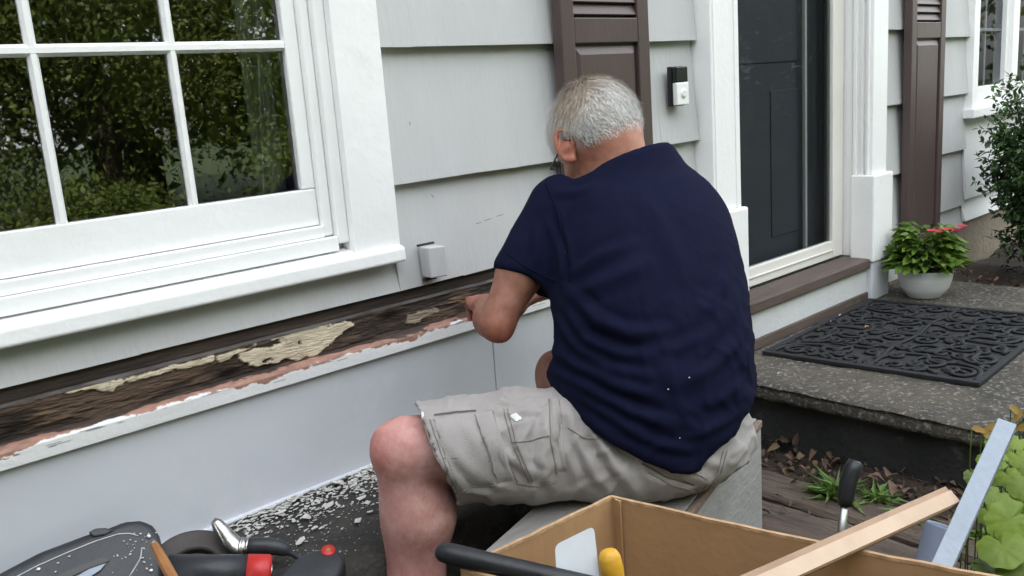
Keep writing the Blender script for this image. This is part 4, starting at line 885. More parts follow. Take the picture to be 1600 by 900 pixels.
for pts in ([(642, 648), (650, 643), (662, 645), (664, 652), (655, 660), (648, 655)], [(796, 650), (806, 645), (816, 655), (806, 660)]):
    q = ragged(pts, 2, .8); P = [hit(sb, *p) for p in q]; P = [p for p in P if p]
    if len(P) > 4:
        c = sum(p[0] for p in P)/len(P); nn = unit(sum(p[1] for p in P)); v = [c+nn*.003]+[p[0]+p[1]*.0022 for p in P]
        MB().add(v, [(0, i+1, (i+1) % len(P)+1) for i in range(len(P))]).build('paint_splash', 'white_splash', shorts)
# specks of paint on the shirt
for x, y, r in ((1077, 590, .0014), (1044, 608, .0015), (884, 393, .0011), (1062, 684, .001)):
    h = hit(tb, x, y)
    if h: MB().lathe(h[0]+h[1]*.0006, [(r, 0), (r*.7, .0008), (.0001, .001)], 8, axis=h[1]).build('paint_speck', 'white_splash', mesh_shirt)
# green tag peeking out under the shorts, shoes
gp = az(1082, 766, .503); MB().obox(gp+V3(0, .0, .006), bx*.016, bn*.012, V3(0, 0, .003)).build('green_tag', 'leaf_weed', shorts, tint=np.array([.5, 1.6, .5]))
for an in (anL, anR):
    G = Field(an+V3(-.12, -.12, -.12), an+V3(.12, .26, .1), .006); d = V3(-.15, .98, 0) if an is anR else V3(-.6, .8, 0); d = unit(d)
    G.ell(an+d*.02+V3(0, 0, -.05), (.07, .042, .05), (d, np.cross(V3(0, 0, 1), d), V3(0, 0, 1)), .02); G.ell(an+d*.12+V3(0, 0, -.062), (.09, .048, .035), (d, np.cross(V3(0, 0, 1), d), V3(0, 0, 1)), .03); G.cone(an+V3(0, 0, -.05), an+V3(0, 0, .03), .045, .043, .02); G.plane((0, 0, .102), (0, 0, -1))
    v, f = G.nets(); mesh_obj('shoe', relax(v, f, 2), f, 'shoe', man)

# ================================================================== cardboard box and what stands in it
ZR = .70; ZF = .11                                     # rim and foot of the box
rA, rB, rC = az(955, 776, ZR), az(721, 888, ZR), az(1475, 884, ZR)
uAB = unit(rB-rA); uAC = unit(rC-rA); LAB = np.linalg.norm(rB-rA); LAC = .56
cb_ = empty('cardboard_box', (*((rA+uAB*LAB/2+uAC*LAC/2)[:2]), ZF), 'open brown cardboard box full of tools in the foreground', 'cardboard box')
rD = rA+uAB*LAB+uAC*LAC; rC = rA+uAC*LAC
def board_wall(p, q, th=.005, zt=ZR, sag=.0):
    p, q = np.array(p), np.array(q); n = unit(np.cross(q-p, V3(0, 0, 1)))*th; k = 14; b = MB(); rim = MB(); v = []; r = []
    for i in range(k+1):
        c = p+(q-p)*i/k; w = n*(.6*math.sin(i*2.1)+.4*math.sin(i*5.3))*.25; z = zt-sag*math.sin(math.pi*i/k)+.0012*math.sin(i*3.1)
        v += [[c[0]+w[0]-n[0]/2, c[1]+w[1]-n[1]/2, ZF], [c[0]+w[0]+n[0]/2, c[1]+w[1]+n[1]/2, ZF], [c[0]+w[0]+n[0]/2, c[1]+w[1]+n[1]/2, z], [c[0]+w[0]-n[0]/2, c[1]+w[1]-n[1]/2, z]]
        r += [[c[0]+w[0]-n[0]*.62, c[1]+w[1]-n[1]*.62, z-.003], [c[0]+w[0]+n[0]*.62, c[1]+w[1]+n[1]*.62, z-.003], [c[0]+w[0]+n[0]*.56, c[1]+w[1]+n[1]*.56, z+.0015], [c[0]+w[0]-n[0]*.56, c[1]+w[1]-n[1]*.56, z+.0015]]
    F_ = [(i*4+j, i*4+(j+1) % 4, (i+1)*4+(j+1) % 4, (i+1)*4+j) for i in range(k) for j in range(4)]+[(3, 2, 1, 0), (k*4, k*4+1, k*4+2, k*4+3)]
    o = b.add(v, F_).build('box_wall', 'cardboard', cb_); rim.add(r, F_).build('cut_edge', 'cardboard_edge', o)
board_wall(rA, rB); board_wall(rA, rC, sag=.004); board_wall(rB, rD); board_wall(rC, rD)
# folded joint flap in the far corner, inner flap at the near corner
MB().prism([rA+uAC*.010+uAB*.006, rA+uAC*.022+uAB*.010, rA+uAC*.022+uAB*.007, rA+uAC*.010+uAB*.003], (0, 0, -.5)).build('corner_flap', 'cardboard', cb_)
MB().obox(rB-uAB*.016+uAC*.05+V3(0, 0, -.022), uAC*.046, uAB*.0022, V3(0, 0, .02)).build('inner_flap', 'cardboard', cb_, bevel=.001)
MB().obox(rB-uAB*.009+uAC*.004+V3(0, 0, -.012), uAC*.0025, uAB*.008, V3(0, 0, .012)).build('inner_flap', 'cardboard_edge', cb_, bevel=.001)
cc = rA+uAB*LAB/2+uAC*LAC/2; MB().hexa([[*(p[:2]), ZF+.002] for p in (rA, rB, rD, rC)], [[*(p[:2]), ZF+.008] for p in (rA, rB, rD, rC)]).build('box_floor', 'cardboard', cb_)
def sheet_on(px, t, tilt_pt, th, name, m, parent, bevel=.001):
    c = ad(*tilt_pt, t); n = unit(V3(-.62, -.72, .30)); P = []
    for x, y in px: d = ray(x, y); P.append(CAM+d*(((c-CAM)@n)/(d@n)))
    return MB().prism(P, -n*th).build(name, m, parent, bevel=bevel)
pk = empty('putty_knife', (1.0, -1.05, .3), 'wide white-bladed putty knife standing in the cardboard box', 'putty knife')
def rounded(px, rr):
    out = []; n = len(px)
    for i in range(n):
        p, a, c = np.array(px[i], float), np.array(px[i-1], float), np.array(px[(i+1) % n], float)
        for t in np.linspace(0, 1, 6): q = (p+unit(a-p)*rr[i])*(1-t)**2+2*t*(1-t)*p+(p+unit(c-p)*rr[i])*t*t; out.append(tuple(q))
    return out
tb_ = 1.17
sheet_on(rounded([(867, 852), (928, 822), (937, 905), (915, 950), (885, 955), (870, 905)], [10, 10, 5, 5, 5, 5]), tb_, (900, 880), .0014, 'blade', 'blade_white', pk, bevel=0)
p0, p1 = ad(907, 905, tb_-.004), ad(915, 1000, tb_+.03); MB().lathe(p0, [(.0001, 0), (.013, 0), (.015, .012), (.0155, .03)], 18, axis=p1-p0).build('ferrule', 'steel', pk, smooth=True)
MB().tube([p0+(p1-p0)*t for t in (.18, .5, 1, 2.5)], [.013, .014, .013, .012], 14).build('handle', 'black_rubber', pk, smooth=True)
yt = empty('yellow_handled_tool', (1.02, -1.08, .3), 'tool with a worn yellow wooden handle standing upright in the cardboard box', 'hand tool')
q0, q1 = ad(950, 860, 1.16), ad(972, 960, 1.18); dq = unit(q1-q0)
MB().tube([q0, q0+dq*.003, q0+dq*.010, q0+dq*.03, q0+dq*.045, q0+dq*.085, q0+dq*.12], [.006, .0115, .0145, .0150, .0135, .0160, .014], 18).build('handle', 'yellow_handle', yt, smooth=True)
MB().tube([q0+dq*.118, q0+dq*.36], [.006, .005], 10).build('shank', 'steel', yt, smooth=True)
bar = empty('pry_tool', (.75, -.98, .6), 'long black rubber tool handle lying across the cardboard box corner', 'hand tool')
e0, e1 = ad(684, 861, 1.20), ad(890, 908, 1.155); de = unit(e1-e0)
MB().tube([e0-de*.003, e0, e0+de*.006, e0+de*.020, e0+de*.06, e0+de*.15, e0+de*.26], [.0033, .0089, .0128, .0144, .0139, .0133, .0131], 18).build('handle', 'black_rubber', bar, smooth=True)
MB().tube([e0+de*.258, e0+de*.42], [.006, .006], 10).build('shaft', 'steel', bar, smooth=True)
# raw moulding strip and blue-grey stick leaning out of the box
def stick(name, p, q, w, th, m, label, cat, nrm, bevel=.0015):
    d = unit(q-p); n = unit(np.asarray(nrm, float)-d*(np.asarray(nrm)@d)); s = np.cross(d, n); c = (p+q)/2; L = np.linalg.norm(q-p)/2
    return MB().obox(c, d*L, s*w/2, n*th/2).build(name, m, None, bevel=bevel, label=label, cat=cat)
tR = 1.33
mo = empty('wood_strip', (1.2, -1.2, .5), 'raw pale wood moulding strip leaning out of the cardboard box', 'wood strip')
mp0, mp1 = ad(1120, 938, 1.01), ad(1490, 772, 1.30); dm_ = unit(mp1-mp0); nm = unit(-ray(1330, 850)+V3(0, 0, .25)); nm = unit(nm-dm_*(nm@dm_)); sm = np.cross(dm_, nm); sm = sm if sm[2] > 0 else -sm
Lm = np.linalg.norm(mp1-mp0)/2; cm = (mp0+mp1)/2
MB().obox(cm-nm*.006, dm_*Lm, sm*.0150, nm*.005).build('strip_back', 'strip_edge_shaded', mo, bevel=.0015)
MB().obox(cm-sm*.0035, dm_*(Lm-.002), sm*.0100, nm*.0025).build('strip_face', 'new_wood', mo, bevel=.001)
g0, g1 = ad(1452, 930, 1.22), ad(1573, 664, 1.34)
stick('painted_stick', g0, g1, .0255, .0225, 'grey_paint', 'long blue-grey painted stick leaning out of the box at right', 'stick', -ray(1520, 780)+V3(-.4, 0, .3), bevel=.001)
# pipe stub behind the box
pp0, pp1 = ad(1470, 820, 1.42), ad(1452, 885, 1.42); dp = unit(pp1-pp0)
MB().lathe(pp0, [(.0165, .45), (.0175, 0.003), (.0185, 0), (.0215, 0), (.0222, .003), (.0222, .45)], 26, axis=dp).build('pipe', 'pipe_grey', smooth=True, label='blue-grey pipe stub standing behind the painted stick', cat='pipe')
# black-gripped garden tool standing in the bed
gt = empty('garden_tool', (1.75, -1.0, .1), 'black curved tool grip on a steel shaft standing by the bench', 'garden tool')
h = [ad(1338, 722, 1.62), ad(1331, 735, 1.62), ad(1325, 755, 1.62), ad(1321, 778, 1.62), ad(1319, 790, 1.62)]
MB().tube([h[0]+V3(.001, 0, .002)]+h, [.005, .0135, .0150, .0155, .0145, .0115], 16).build('grip', 'black_rubber', gt, smooth=True)
MB().tube([ad(1319, 788, 1.62), ad(1312, 860, 1.63), V3(*ad(1312, 860, 1.63)[:2], .09)], .0075, 12).build('shaft', 'steel', gt, smooth=True)

# ================================================================== tools on the ledge
def on_plane(px, c, n):
    out = []
    for x, y in px: d = ray(x, y); out.append(CAM+d*(((c-CAM)@n)/(d@n)))
    return np.array(out)
gd = empty('tool_guard', (.5, -.25, .44), 'scuffed black plastic tool housing with a pale line and slot at lower left', 'tool')
cG = az(200, 850, .555); nG = unit(V3(-.25, -.70, .66))
def shell(px, c, n, th, lift, name, m, parent, inset=.012):
    P = on_plane(px, c, n); ctr = P.mean(0); k = len(P); b = MB(); rows = []
    for t, off in ((0, -th), (0, -.012), (.25, -.004), (1, 0), (1.9, .0015)):
        r = []
        for p in P: d = ctr-p; r.append(p+unit(d)*inset*t+n*off)
        rows.append(np.array(r))
    b.add(np.vstack(rows+[ctr[None]+n*lift]), [(i*k+j, i*k+(j+1) % k, (i+1)*k+(j+1) % k, (i+1)*k+j) for i in range(4) for j in range(k)]+[(4*k+j, 4*k+(j+1) % k, 5*k) for j in range(k)])
    return b.build(name, m, parent, smooth=True)
outl = resample([(-60, 925), (0, 893), (60, 861), (135, 833), (165, 825), (195, 813), (222, 811), (240, 820), (250, 838), (254, 862), (258, 900), (250, 950), (200, 990), (100, 1000), (-60, 1000), (-60, 925)], 10)[:-1]
shell(outl, cG, nG, .05, .004, 'housing', 'tool_black', gd)
for ln in ([(20, 905), (60, 884), (110, 862), (150, 846), (185, 835), (203, 834), (216, 838)], [(222, 856), (220, 872), (212, 886), (202, 902)]):
    MB().tube([p+nG*.0022 for p in on_plane(resample(ln, 6), cG, nG)], .0013, 6).build('pale_line', 'tool_line', gd, smooth=True)
MB().prism([p+nG*.0045 for p in on_plane([(86, 903), (120, 887), (160, 872), (170, 873), (171, 878), (140, 889), (110, 903)], cG, nG)], nG*.0015).build('slot', 'bell_black', gd)
MB().prism([p+nG*.0065 for p in on_plane([(118, 904), (140, 891), (166, 882), (158, 892), (140, 904)], cG, nG)], nG*.0015).build('slot_plate', 'grey_paint', gd)
bump_ = on_plane([(138, 832), (150, 826), (164, 825), (180, 829), (165, 837), (146, 840)], cG, nG); MB().prism(bump_-nG*.012, nG*.016).build('latch', 'tool_black', gd, bevel=.003)
b = MB()
for k in range(46):
    x, y = (random.gauss(212, 16), random.gauss(848, 12)) if k < 26 else (random.uniform(40, 245), random.uniform(850, 898))
    if y < 822 or (x < 120 and y < 870): continue
    p = on_plane([(x, y)], cG, nG)[0]+nG*.0040; r_ = random.uniform(.0008, .0026); e1_ = unit(np.cross(nG, V3(random.gauss(0, 1), random.gauss(0, 1), 1))); e2_ = np.cross(nG, e1_)
    b.prism([p+e1_*r_*1.5, p+e2_*r_*.7, p-e1_*r_, p-e2_*r_*.8], nG*.0008)
b.build('paint_dust', 'flake', gd, kind='stuff')
for x, y in ((60, 890), (232, 838), (236, 892)):
    MB().lathe(on_plane([(x, y)], cG, nG)[0]+nG*.0028, [(.0001, .0012), (.0035, .0012), (.0042, 0)], 14, axis=nG).build('screw', 'steel', gd, smooth=True)
# curved dark guard ring
rg = empty('guard_ring', (.66, -.2, .44), 'dark scraped curved guard lying behind the metal nozzle on the ledge', 'tool guard')
cR_ = az(300, 850, .50); nR_ = unit(V3(-.15, -.55, .80)); c0 = on_plane([(305, 895)], cR_, nR_)[0]
def ring_arc():
    b = MB(); ex = unit(CR-nR_*(CR@nR_)); ey = np.cross(nR_, ex); v = []; n = 40; ro, ri = .092, .050
    for i in range(n+1):
        a = R(10)+R(190)*i/n; d = ex*math.cos(a)+ey*math.sin(a); v += [c0+d*ro, c0+d*ro-nR_*.018, c0+d*ri-nR_*.018, c0+d*ri, c0+d*(ri+.004)+nR_*.003, c0+d*(ro-.005)+nR_*.004]
    return b.add(v, [(i*6+j, i*6+(j+1) % 6, (i+1)*6+(j+1) % 6, (i+1)*6+j) for i in range(n) for j in range(6)]+[tuple(range(6))[::-1], tuple(n*6+j for j in range(6))])
ring_arc().build('ring', 'tool_brown', rg, bevel=.002)
# heat gun nozzle
ng = empty('nozzle_tool', (.75, -.25, .44), 'bent shiny metal nozzle on a black hose lying on the ledge', 'heat tool')
tN = 1.75
npts = [(333, 813), (338, 817), (347, 829), (356, 843), (364, 854), (374, 859), (388, 859)]; nr = [.0064, .0105, .0146, .0187, .0216, .0222, .0193]
MB().tube([ad(x, y, tN) for x, y in npts], nr, 18).build('nozzle', 'chrome', ng, smooth=True)
MB().tube([ad(x, y, tN) for x, y in ((376, 857), (380, 857), (381, 857), (389, 856), (390, 856))], [.0208, .0222, .0204, .0204, .0222], 18).build('collar', 'chrome', ng, smooth=True)
MB().tube([ad(x, y, tN) for x, y in ((388, 856), (400, 853), (420, 853), (438, 856), (448, 860), (452, 863), (470, 873), (480, 882))], [.0193, .0175, .0163, .0152, .0128, .0064, .0052, .0052], 16).build('hose', 'tool_black', ng, smooth=True)
# black cylinder with red cap
ct = empty('red_capped_tube', (.65, -.3, .44), 'black cylindrical tool body with a bright red end cap', 'power tool')
a0, a1 = ad(262, 893, 1.65), ad(424, 893, 1.69); da = unit(a1-a0)
MB().tube([a0, a0+(a1-a0)*.5, a0+(a1-a0)*.76], [.031, .031, .031], 24).build('barrel', 'tool_black', ct, smooth=True)
q = a0+(a1-a0)*.755; MB().tube([q, q+da*.001, q+da*.040, q+da*.045, q+da*.0455], [.023, .032, .0315, .0275, .021], 24).build('end_cap', 'red_plastic', ct, smooth=True)
MB().tube([q+da*.044, q+da*.0475, q+da*.048], [.014, .0135, .009], 16).build('stud', 'chrome', ct, smooth=True)
# chisel
ch = empty('chisel', (.55, -.4, .46), 'wooden-handled awl with worn metal tip across the black housing', 'chisel')
k0, k1 = ad(238, 845, 1.575), ad(276, 915, 1.46); dk = unit(k1-k0)
MB().tube([k0, k0+dk*.016], [.0035, .0065], 10).build('metal_tip', 'steel', ch, smooth=True)
MB().tube([k0+dk*.015, k0+dk*.034, k0+dk*.08, k0+dk*.18], [.0070, .0084, .0094, .0096], 8).build('wood_handle', 'handle_wood', ch)
# battery tool with red disc
bt = empty('battery_tool', (.80, -.32, .435), 'black battery tool with a red disc on top at the ledge edge', 'power tool')
cB = az(505, 868, .470); nB = unit(V3(-.1, -.35, .93))
ob = resample([(430, 905), (448, 884), (466, 868), (490, 858), (515, 854), (535, 862), (541, 876), (534, 893), (520, 912), (505, 935), (440, 940), (430, 905)], 7)[:-1]
shell(ob, cB, nB, .034, .001, 'housing', 'tool_black', bt, inset=.006)
dc = on_plane([(513, 861)], cB, nB)[0]; MB().lathe(dc, [(.0001, .0042), (.0125, .0042), (.0138, .002), (.0138, -.004)], 24, axis=nB).build('red_disc', 'red_plastic', bt, smooth=True)
MB().lathe(dc, [(.0001, .0056), (.0045, .0056), (.0052, .004)], 16, axis=nB).build('screw', 'handle_wood', bt, smooth=True)

# ================================================================== paint chips on the ledge
def chip(b, p, r, ang, el_, th=.0008, tilt=.25):
    k = random.randint(4, 7); n = unit(V3(random.uniform(-tilt, tilt), random.uniform(-tilt, tilt), 1)); ex = unit(V3(math.cos(ang), math.sin(ang), 0)-n*(n@V3(math.cos(ang), math.sin(ang), 0))); ey = np.cross(n, ex); P = []
    for i in range(k): a = 2*math.pi*i/k+random.uniform(-.35, .35); rr = r*random.uniform(.55, 1.15); P.append(p+ex*rr*math.cos(a)*el_+ey*rr*math.sin(a)/el_)
    b.prism(P, n*th)
b = MB()
for i in range(1500):
    x = random.uniform(.55, 1.60); y = -.030-abs(random.gauss(0, .075)); dens = 1 if x > .75 else .6
    if y < -.34 or random.random() > dens: continue
    near = math.exp((y+.03)/.07); r = random.uniform(.0028, .0085)*(.5+.8*near); z = .4425+random.uniform(0, .010)*near
    chip(b, V3(x, y, z), r, random.gauss(.15, .6), random.uniform(1, 1.7))
for i in range(500):
    x = random.uniform(.62, 1.3); y = random.uniform(-.35, -.05); chip(b, V3(x, y, .4425), random.uniform(.0008, .0022), random.random()*6, 1.2, th=.0006, tilt=.05)
b.build('paint_chips', 'flake', kind='stuff', label='scatter of small white paint chips on the dark ledge', cat='paint chips')
FL = ['oval white paint flake lying flat in the middle of the ledge', 'longest white paint flake, pointed, lying on the ledge', 'angular white paint flake near the front edge of the ledge, beside the shin']
for fi, (x, y, r, el_, an_) in enumerate(((480, 808, .015, 1.15, 1.4), (515, 789, .022, 1.9, .75), (560, 813, .014, 1.3, .3), (565, 778, .012, 1.2, .1), (575, 785, .011, 1.2, 1.2), (469, 846, .013, 1.6, .5), (506, 790, .010, 1.5, .6), (492, 825, .010, 1.7, .5), (578, 800, .009, 1.3, .4), (440, 800, .012, 1.7, .3))):
    b = MB(); chip(b, az(x, y, .4465), r, an_, el_, th=.001, tilt=.18); b.build('paint_flake', 'flake', label=FL[fi] if fi < 3 else 'larger white paint flake lying on the dark ledge', cat='paint flake', group='large paint flakes on the ledge')
fk = MB(); chip(fk, az(1372, 642+0, ZS), .001, 0, 1)
for x, y, r in ((1372, 565, .006), (1216, 583, .005), (1312, 492, .007), (1298, 502, .004), (1375, 462, .010)):
    b = MB(); chip(b, az(x, y, ZS+(.016 if 470 < y < 560 else .002)), r, .3, 1.7, tilt=.1); b.build('paint_flake', 'flake', label='small white paint flake on the porch slab or mat', cat='paint flake', group='paint flakes on the porch')

# ================================================================== plants
def leaf_mesh(n=6, curl=.25, shape='oval', fold=.15, lobes=0):
    """one leaf lying along +x from the origin, unit length, unit half width scaled by caller"""
    t = np.linspace(0, 1, n); 
    if shape == 'oval': w = np.sin(np.pi*t**.8)**.8
    elif shape == 'blade': w = np.sin(np.pi*t**.6)*.9
    else: w = np.sqrt(np.clip(1-(2*t-1)**2, 0, 1))
    w[0] = .02; w[-1] = .02
    if lobes: w = w*(1+.35*np.cos(t*lobes*2*np.pi))
    z = -curl*t**2; v = [(t[i], s*w[i]*.5, z[i]+fold*abs(s)*w[i]+.035*abs(s)*math.sin(i*2.4)) for i in range(n) for s in (-1, 0, 1)]
    f = [(i*3+j, (i+1)*3+j, (i+1)*3+j+1, i*3+j+1) for i in range(n-1) for j in range(2)]
    return np.array(v), f
def round_leaf():
    n, m = 40, 4; v = [(.5, 0, 0)]; f = []
    for k in range(1, m+1):
        for i in range(n):
            a = 2*math.pi*i/n; r = (1+.05*math.cos(9*a))*(1-.42*math.exp(-((a-math.pi)/.28)**2))*k/m; z = .014*(k/m)**2*math.cos(9*a+1.5*math.sin(2*a))-.10*(k/m)**2+.05*abs(math.sin(a))*(k/m)
            v.append((.5+.5*r*math.cos(a), .5*r*math.sin(a), z))
    for i in range(n): f.append((0, 1+i, 1+(i+1) % n))
    for k in range(m-1):
        for i in range(n): q = 1+k*n; f.append((q+i, q+n+i, q+n+(i+1) % n, q+(i+1) % n))
    return np.array(v), f
def orient(v, p, d, up, L, wd):
    d = unit(d); up = unit(np.asarray(up)-d*(np.asarray(up)@d)); s = np.cross(up, d); return np.asarray(p)+np.outer(v[:, 0]*L, d)+np.outer(v[:, 1]*wd, s)+np.outer(v[:, 2]*L, up)
def leaf_cloud(b, tints, P, D, L, wd, tmpl, tint):
    v, f = tmpl
    for p, d, l, w, t in zip(P, D, L, wd, tint): b.add(orient(v, p, d, V3(0, 0, 1)+rng.normal(0, .35, 3), l, w), f); tints.append(np.tile(np.asarray(t), (len(v), 1)))
# potted plant
pot = empty('potted_plant', (3.86, -.225, ZS), 'white bowl pot of bushy green plant with pink flowers on the porch', 'potted plant')
pc = np.array([3.86, -.225, ZS]); MB().lathe(pc, [(.0001, .002), (.058, .002), (.066, .004), (.070, .012), (.074, .016), (.096, .045), (.108, .085), (.112, .118), (.114, .126), (.110, .128), (.106, .122), (.101, .08), (.07, .03), (.0001, .02)], 40).build('pot', 'pot_glaze', pot, smooth=True)
MB().lathe(pc, [(.0001, .112), (.103, .110)], 24).build('potting_soil', 'soil', pot)
b, ti = MB(), []; tm = leaf_mesh(6, .35, 'oval', .12)
for i in range(420):
    a = random.uniform(0, 6.28); ph = random.uniform(.0, 1.0); r = .140*math.sqrt(1-(.80*ph)**2)*random.uniform(.5, 1.02); z = .135+.175*ph*random.uniform(.75, 1.05)
    p = pc+V3(r*math.cos(a)*1.06, r*math.sin(a)*1.06, z); d = V3(math.cos(a), math.sin(a), random.uniform(-.05, .9)); g = random.uniform(.55, 1.35)
    leaf_cloud(b, ti, [p-unit(d)*.02], [d], [random.uniform(.045, .075)], [random.uniform(.028, .046)], tm, [(g, g, g*random.uniform(.7, 1))])
b.build('foliage', 'leaf_pot', pot, smooth=True, tint=np.vstack(ti), kind='stuff')
b = MB()
for i in range(26): a = random.uniform(0, 6.28); r = random.uniform(.02, .12); b.tube([pc+V3(.02*math.cos(a), .02*math.sin(a), .11), pc+V3(r*.7*math.cos(a), r*.7*math.sin(a), .2), pc+V3(r*math.cos(a), r*math.sin(a), .27)], .0022, 5)
b.build('stems', 'leaf_weed', pot, smooth=True, tint=np.array([.8, .8, .8]), kind='stuff')
for x, y in ((1467, 364), (1480, 360), (1495, 362), (1503, 355), (1457, 362)):
    c = ad(x, y, np.dot(pc+V3(-.07, -.12, .28)-CAM, CF)); b = MB(); tm2 = leaf_mesh(4, .1, 'round', .05)
    for k in range(6): a = k*1.047; b.add(orient(tm2[0], c, V3(math.cos(a), math.sin(a), .4), V3(0, 0, 1), .028, .026), tm2[1])
    b.build('flower', 'petal', pot, smooth=True)
# evergreen shrub at the right edge
def shrub():
    t = empty('shrub', (4.78, -.42, .25), 'dark green leafy shrub at the right edge beside the porch', 'shrub'); c = V3(4.82, -.46, .80); b, ti = MB(), []
    tm = leaf_mesh(4, .2, 'oval', .1)
    trunk = MB()
    for k in range(9): a = k*.7; e = c+V3(.22*math.cos(a), .22*math.sin(a), random.uniform(-.1, .4)); trunk.tube([V3(4.8, -.46, .22), V3(4.8, -.46, .5)+V3(.06*math.cos(a), .06*math.sin(a), 0), e], [.014, .009, .004], 6)
    trunk.build('trunk', 'bark', t, smooth=True)
    for i in range(1700):          # twigs carrying leaves
        d = unit(rng.normal(0, 1, 3)); rr = random.uniform(.45, 1.0)*(1+.12*math.sin(5*d[0]+3*d[2]+1)+.08*math.sin(9*d[1]+4*d[2])); p = c+d*np.array([.37, .33, .50])*rr
        ax = unit(d+rng.normal(0, .45, 3)+V3(0, 0, .25))
        for k in range(9):
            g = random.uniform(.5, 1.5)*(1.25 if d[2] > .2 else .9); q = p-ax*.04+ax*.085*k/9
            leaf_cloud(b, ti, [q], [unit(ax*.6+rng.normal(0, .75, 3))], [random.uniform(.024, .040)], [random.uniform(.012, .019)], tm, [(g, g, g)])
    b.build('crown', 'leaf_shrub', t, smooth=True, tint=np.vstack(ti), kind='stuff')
shrub()
# weeds beside the timbers
def weed(px, py_, n, L, label, spread=1.0, z=.115):
    c = az(px, py_, z); c[2] = z; t = empty('weed', c, label, 'weed', 'weeds in the bed by the porch'); b, ti = MB(), []; tm = leaf_mesh(7, .45, 'blade', .12, 2)
    for i in range(n):
        a = random.uniform(0, 6.28); d = V3(math.cos(a)*spread, math.sin(a)*spread, random.uniform(.4, 1.6)); g = random.uniform(.7, 1.4)
        leaf_cloud(b, ti, [c+V3(random.gauss(0, .014), random.gauss(0, .014), 0)], [d], [L*random.uniform(.6, 1.15)], [L*random.uniform(.14, .24)], tm, [(g, g, g*.9)])
    b.build('leaves', 'leaf_weed', t, smooth=True, tint=np.vstack(ti), kind='stuff')
weed(1305, 782, 60, .105, 'leafy green weed growing left of the black tool grip')
weed(1375, 785, 34, .075, 'low green weed growing right of the black tool grip')
weed(1425, 815, 26, .06, 'small weed under the raw wood strip')
weed(1540, 850, 40, .06, 'dark low weed right of the pipe stub')
# broad-leaved lime plant bottom right
lp = empty('broad_leaf_plant', (2.2, -1.25, .1), 'lime green broad-leaved plant in the lower right corner', 'plant'); tm = round_leaf()
def bigleaf(x, y, t, L, tilt, sc=1.0, m='leaf_lime', tint=1.0, parent=lp, tml=None):
    tml = tml or tm; c = ad(x, y, t); n = unit(-ray(x, y)*.75+V3(0, 0, .7)+rng.normal(0, .25, 3)); a = tilt; e = unit(np.cross(n, V3(0, 0, 1))); f2 = np.cross(n, e); d = e*math.cos(a)+f2*math.sin(a)
    v = orient(tml[0], c-d*L*.5, d, n, L, L*sc); b = MB().add(v, tml[1]); o = b.build('leaf', m, parent, smooth=True, tint=np.array([tint, tint, tint*.9])); 
    st = MB().tube([c-d*L*.45, c-d*L*.5-V3(0, 0, .05), V3(c[0]+.05, c[1]+.03, .11)], .0016, 5); st.build('stem', 'leaf_weed', parent, smooth=True, tint=np.array([.9, .9, .6])); return o
for x, y, t, L, a, g in ((1578, 812, 1.62, .085, .6, 1.1), (1566, 855, 1.58, .080, 2.2, .95), (1600, 890, 1.56, .09, 1.2, .55), (1545, 803, 1.68, .045, 2.4, .9), (1556, 775, 1.72, .05, .9, .85), (1520, 745, 1.78, .035, 1.6, .6), (1540, 885, 1.6, .05, 2, .5), (1575, 745, 1.75, .045, 2.4, 1), (1595, 760, 1.72, .05, 1.1, .8), (1560, 720, 1.8, .04, .2, 1.1), (1590, 715, 1.8, .045, 2.1, .95), (1535, 715, 1.82, .03, 1.3, 1), (1590, 690, 1.85, .04, .9, 1), (1552, 690, 1.85, .035, 2.8, 1.15), (1540, 765, 1.76, .04, .4, .7), (1510, 790, 1.75, .03, 1.9, .6), (1598, 850, 1.66, .06, 2.7, .8), (1600, 790, 1.75, .06, .5, .7), (1575, 780, 1.8, .05, 1.4, .6), (1555, 745, 1.84, .04, 2.2, .75), (1600, 735, 1.86, .05, .1, .85), (1570, 700, 1.9, .04, 1.7, .9)):
    bigleaf(x, y, t, L, a, random.uniform(.85, 1.05), tint=g)
for x, y, a in ((1540, 678, 1.9), (1530, 672, 2.9), (1548, 668, .6), (1590, 650, 1.2), (1596, 668, .4), (1585, 640, 2.2)): bigleaf(x, y, 1.93, .032, a, .5, 'leaf_yellow', 1.0, lp, leaf_mesh(7, .1, 'oval', .1))
# leaf litter and dry leaves
def litter(b, ti, n, x0, x1, y0, y1, z, L):
    tm = leaf_mesh(5, .5, 'oval', .25)
    for i in range(n):
        g = random.uniform(.35, 1.5); leaf_cloud(b, ti, [V3(random.uniform(x0, x1), random.uniform(y0, y1), z+random.uniform(0, .025))], [rng.normal(0, 1, 3)*np.array([1, 1, .3])], [random.uniform(.4, 1.2)*L], [random.uniform(.2, .6)*L], tm, [(g, g*random.uniform(.85, 1), g*random.uniform(.75, 1))])
b, ti = MB(), []; litter(b, ti, 230, 2.28, 2.53, -1.0, .0, .11, .038); litter(b, ti, 60, 1.9, 2.3, -1.2, -.1, .118, .026); litter(b, ti, 160, 2.25, 2.9, -1.5, -1.02, .11, .04); litter(b, ti, 150, 4.25, 4.9, -.9, -.02, .27, .035)
b.build('leaf_litter', 'leaf_dry', smooth=True, tint=np.vstack(ti), kind='stuff', label='brown dead leaf litter on the soil beside the porch', cat='leaf litter')
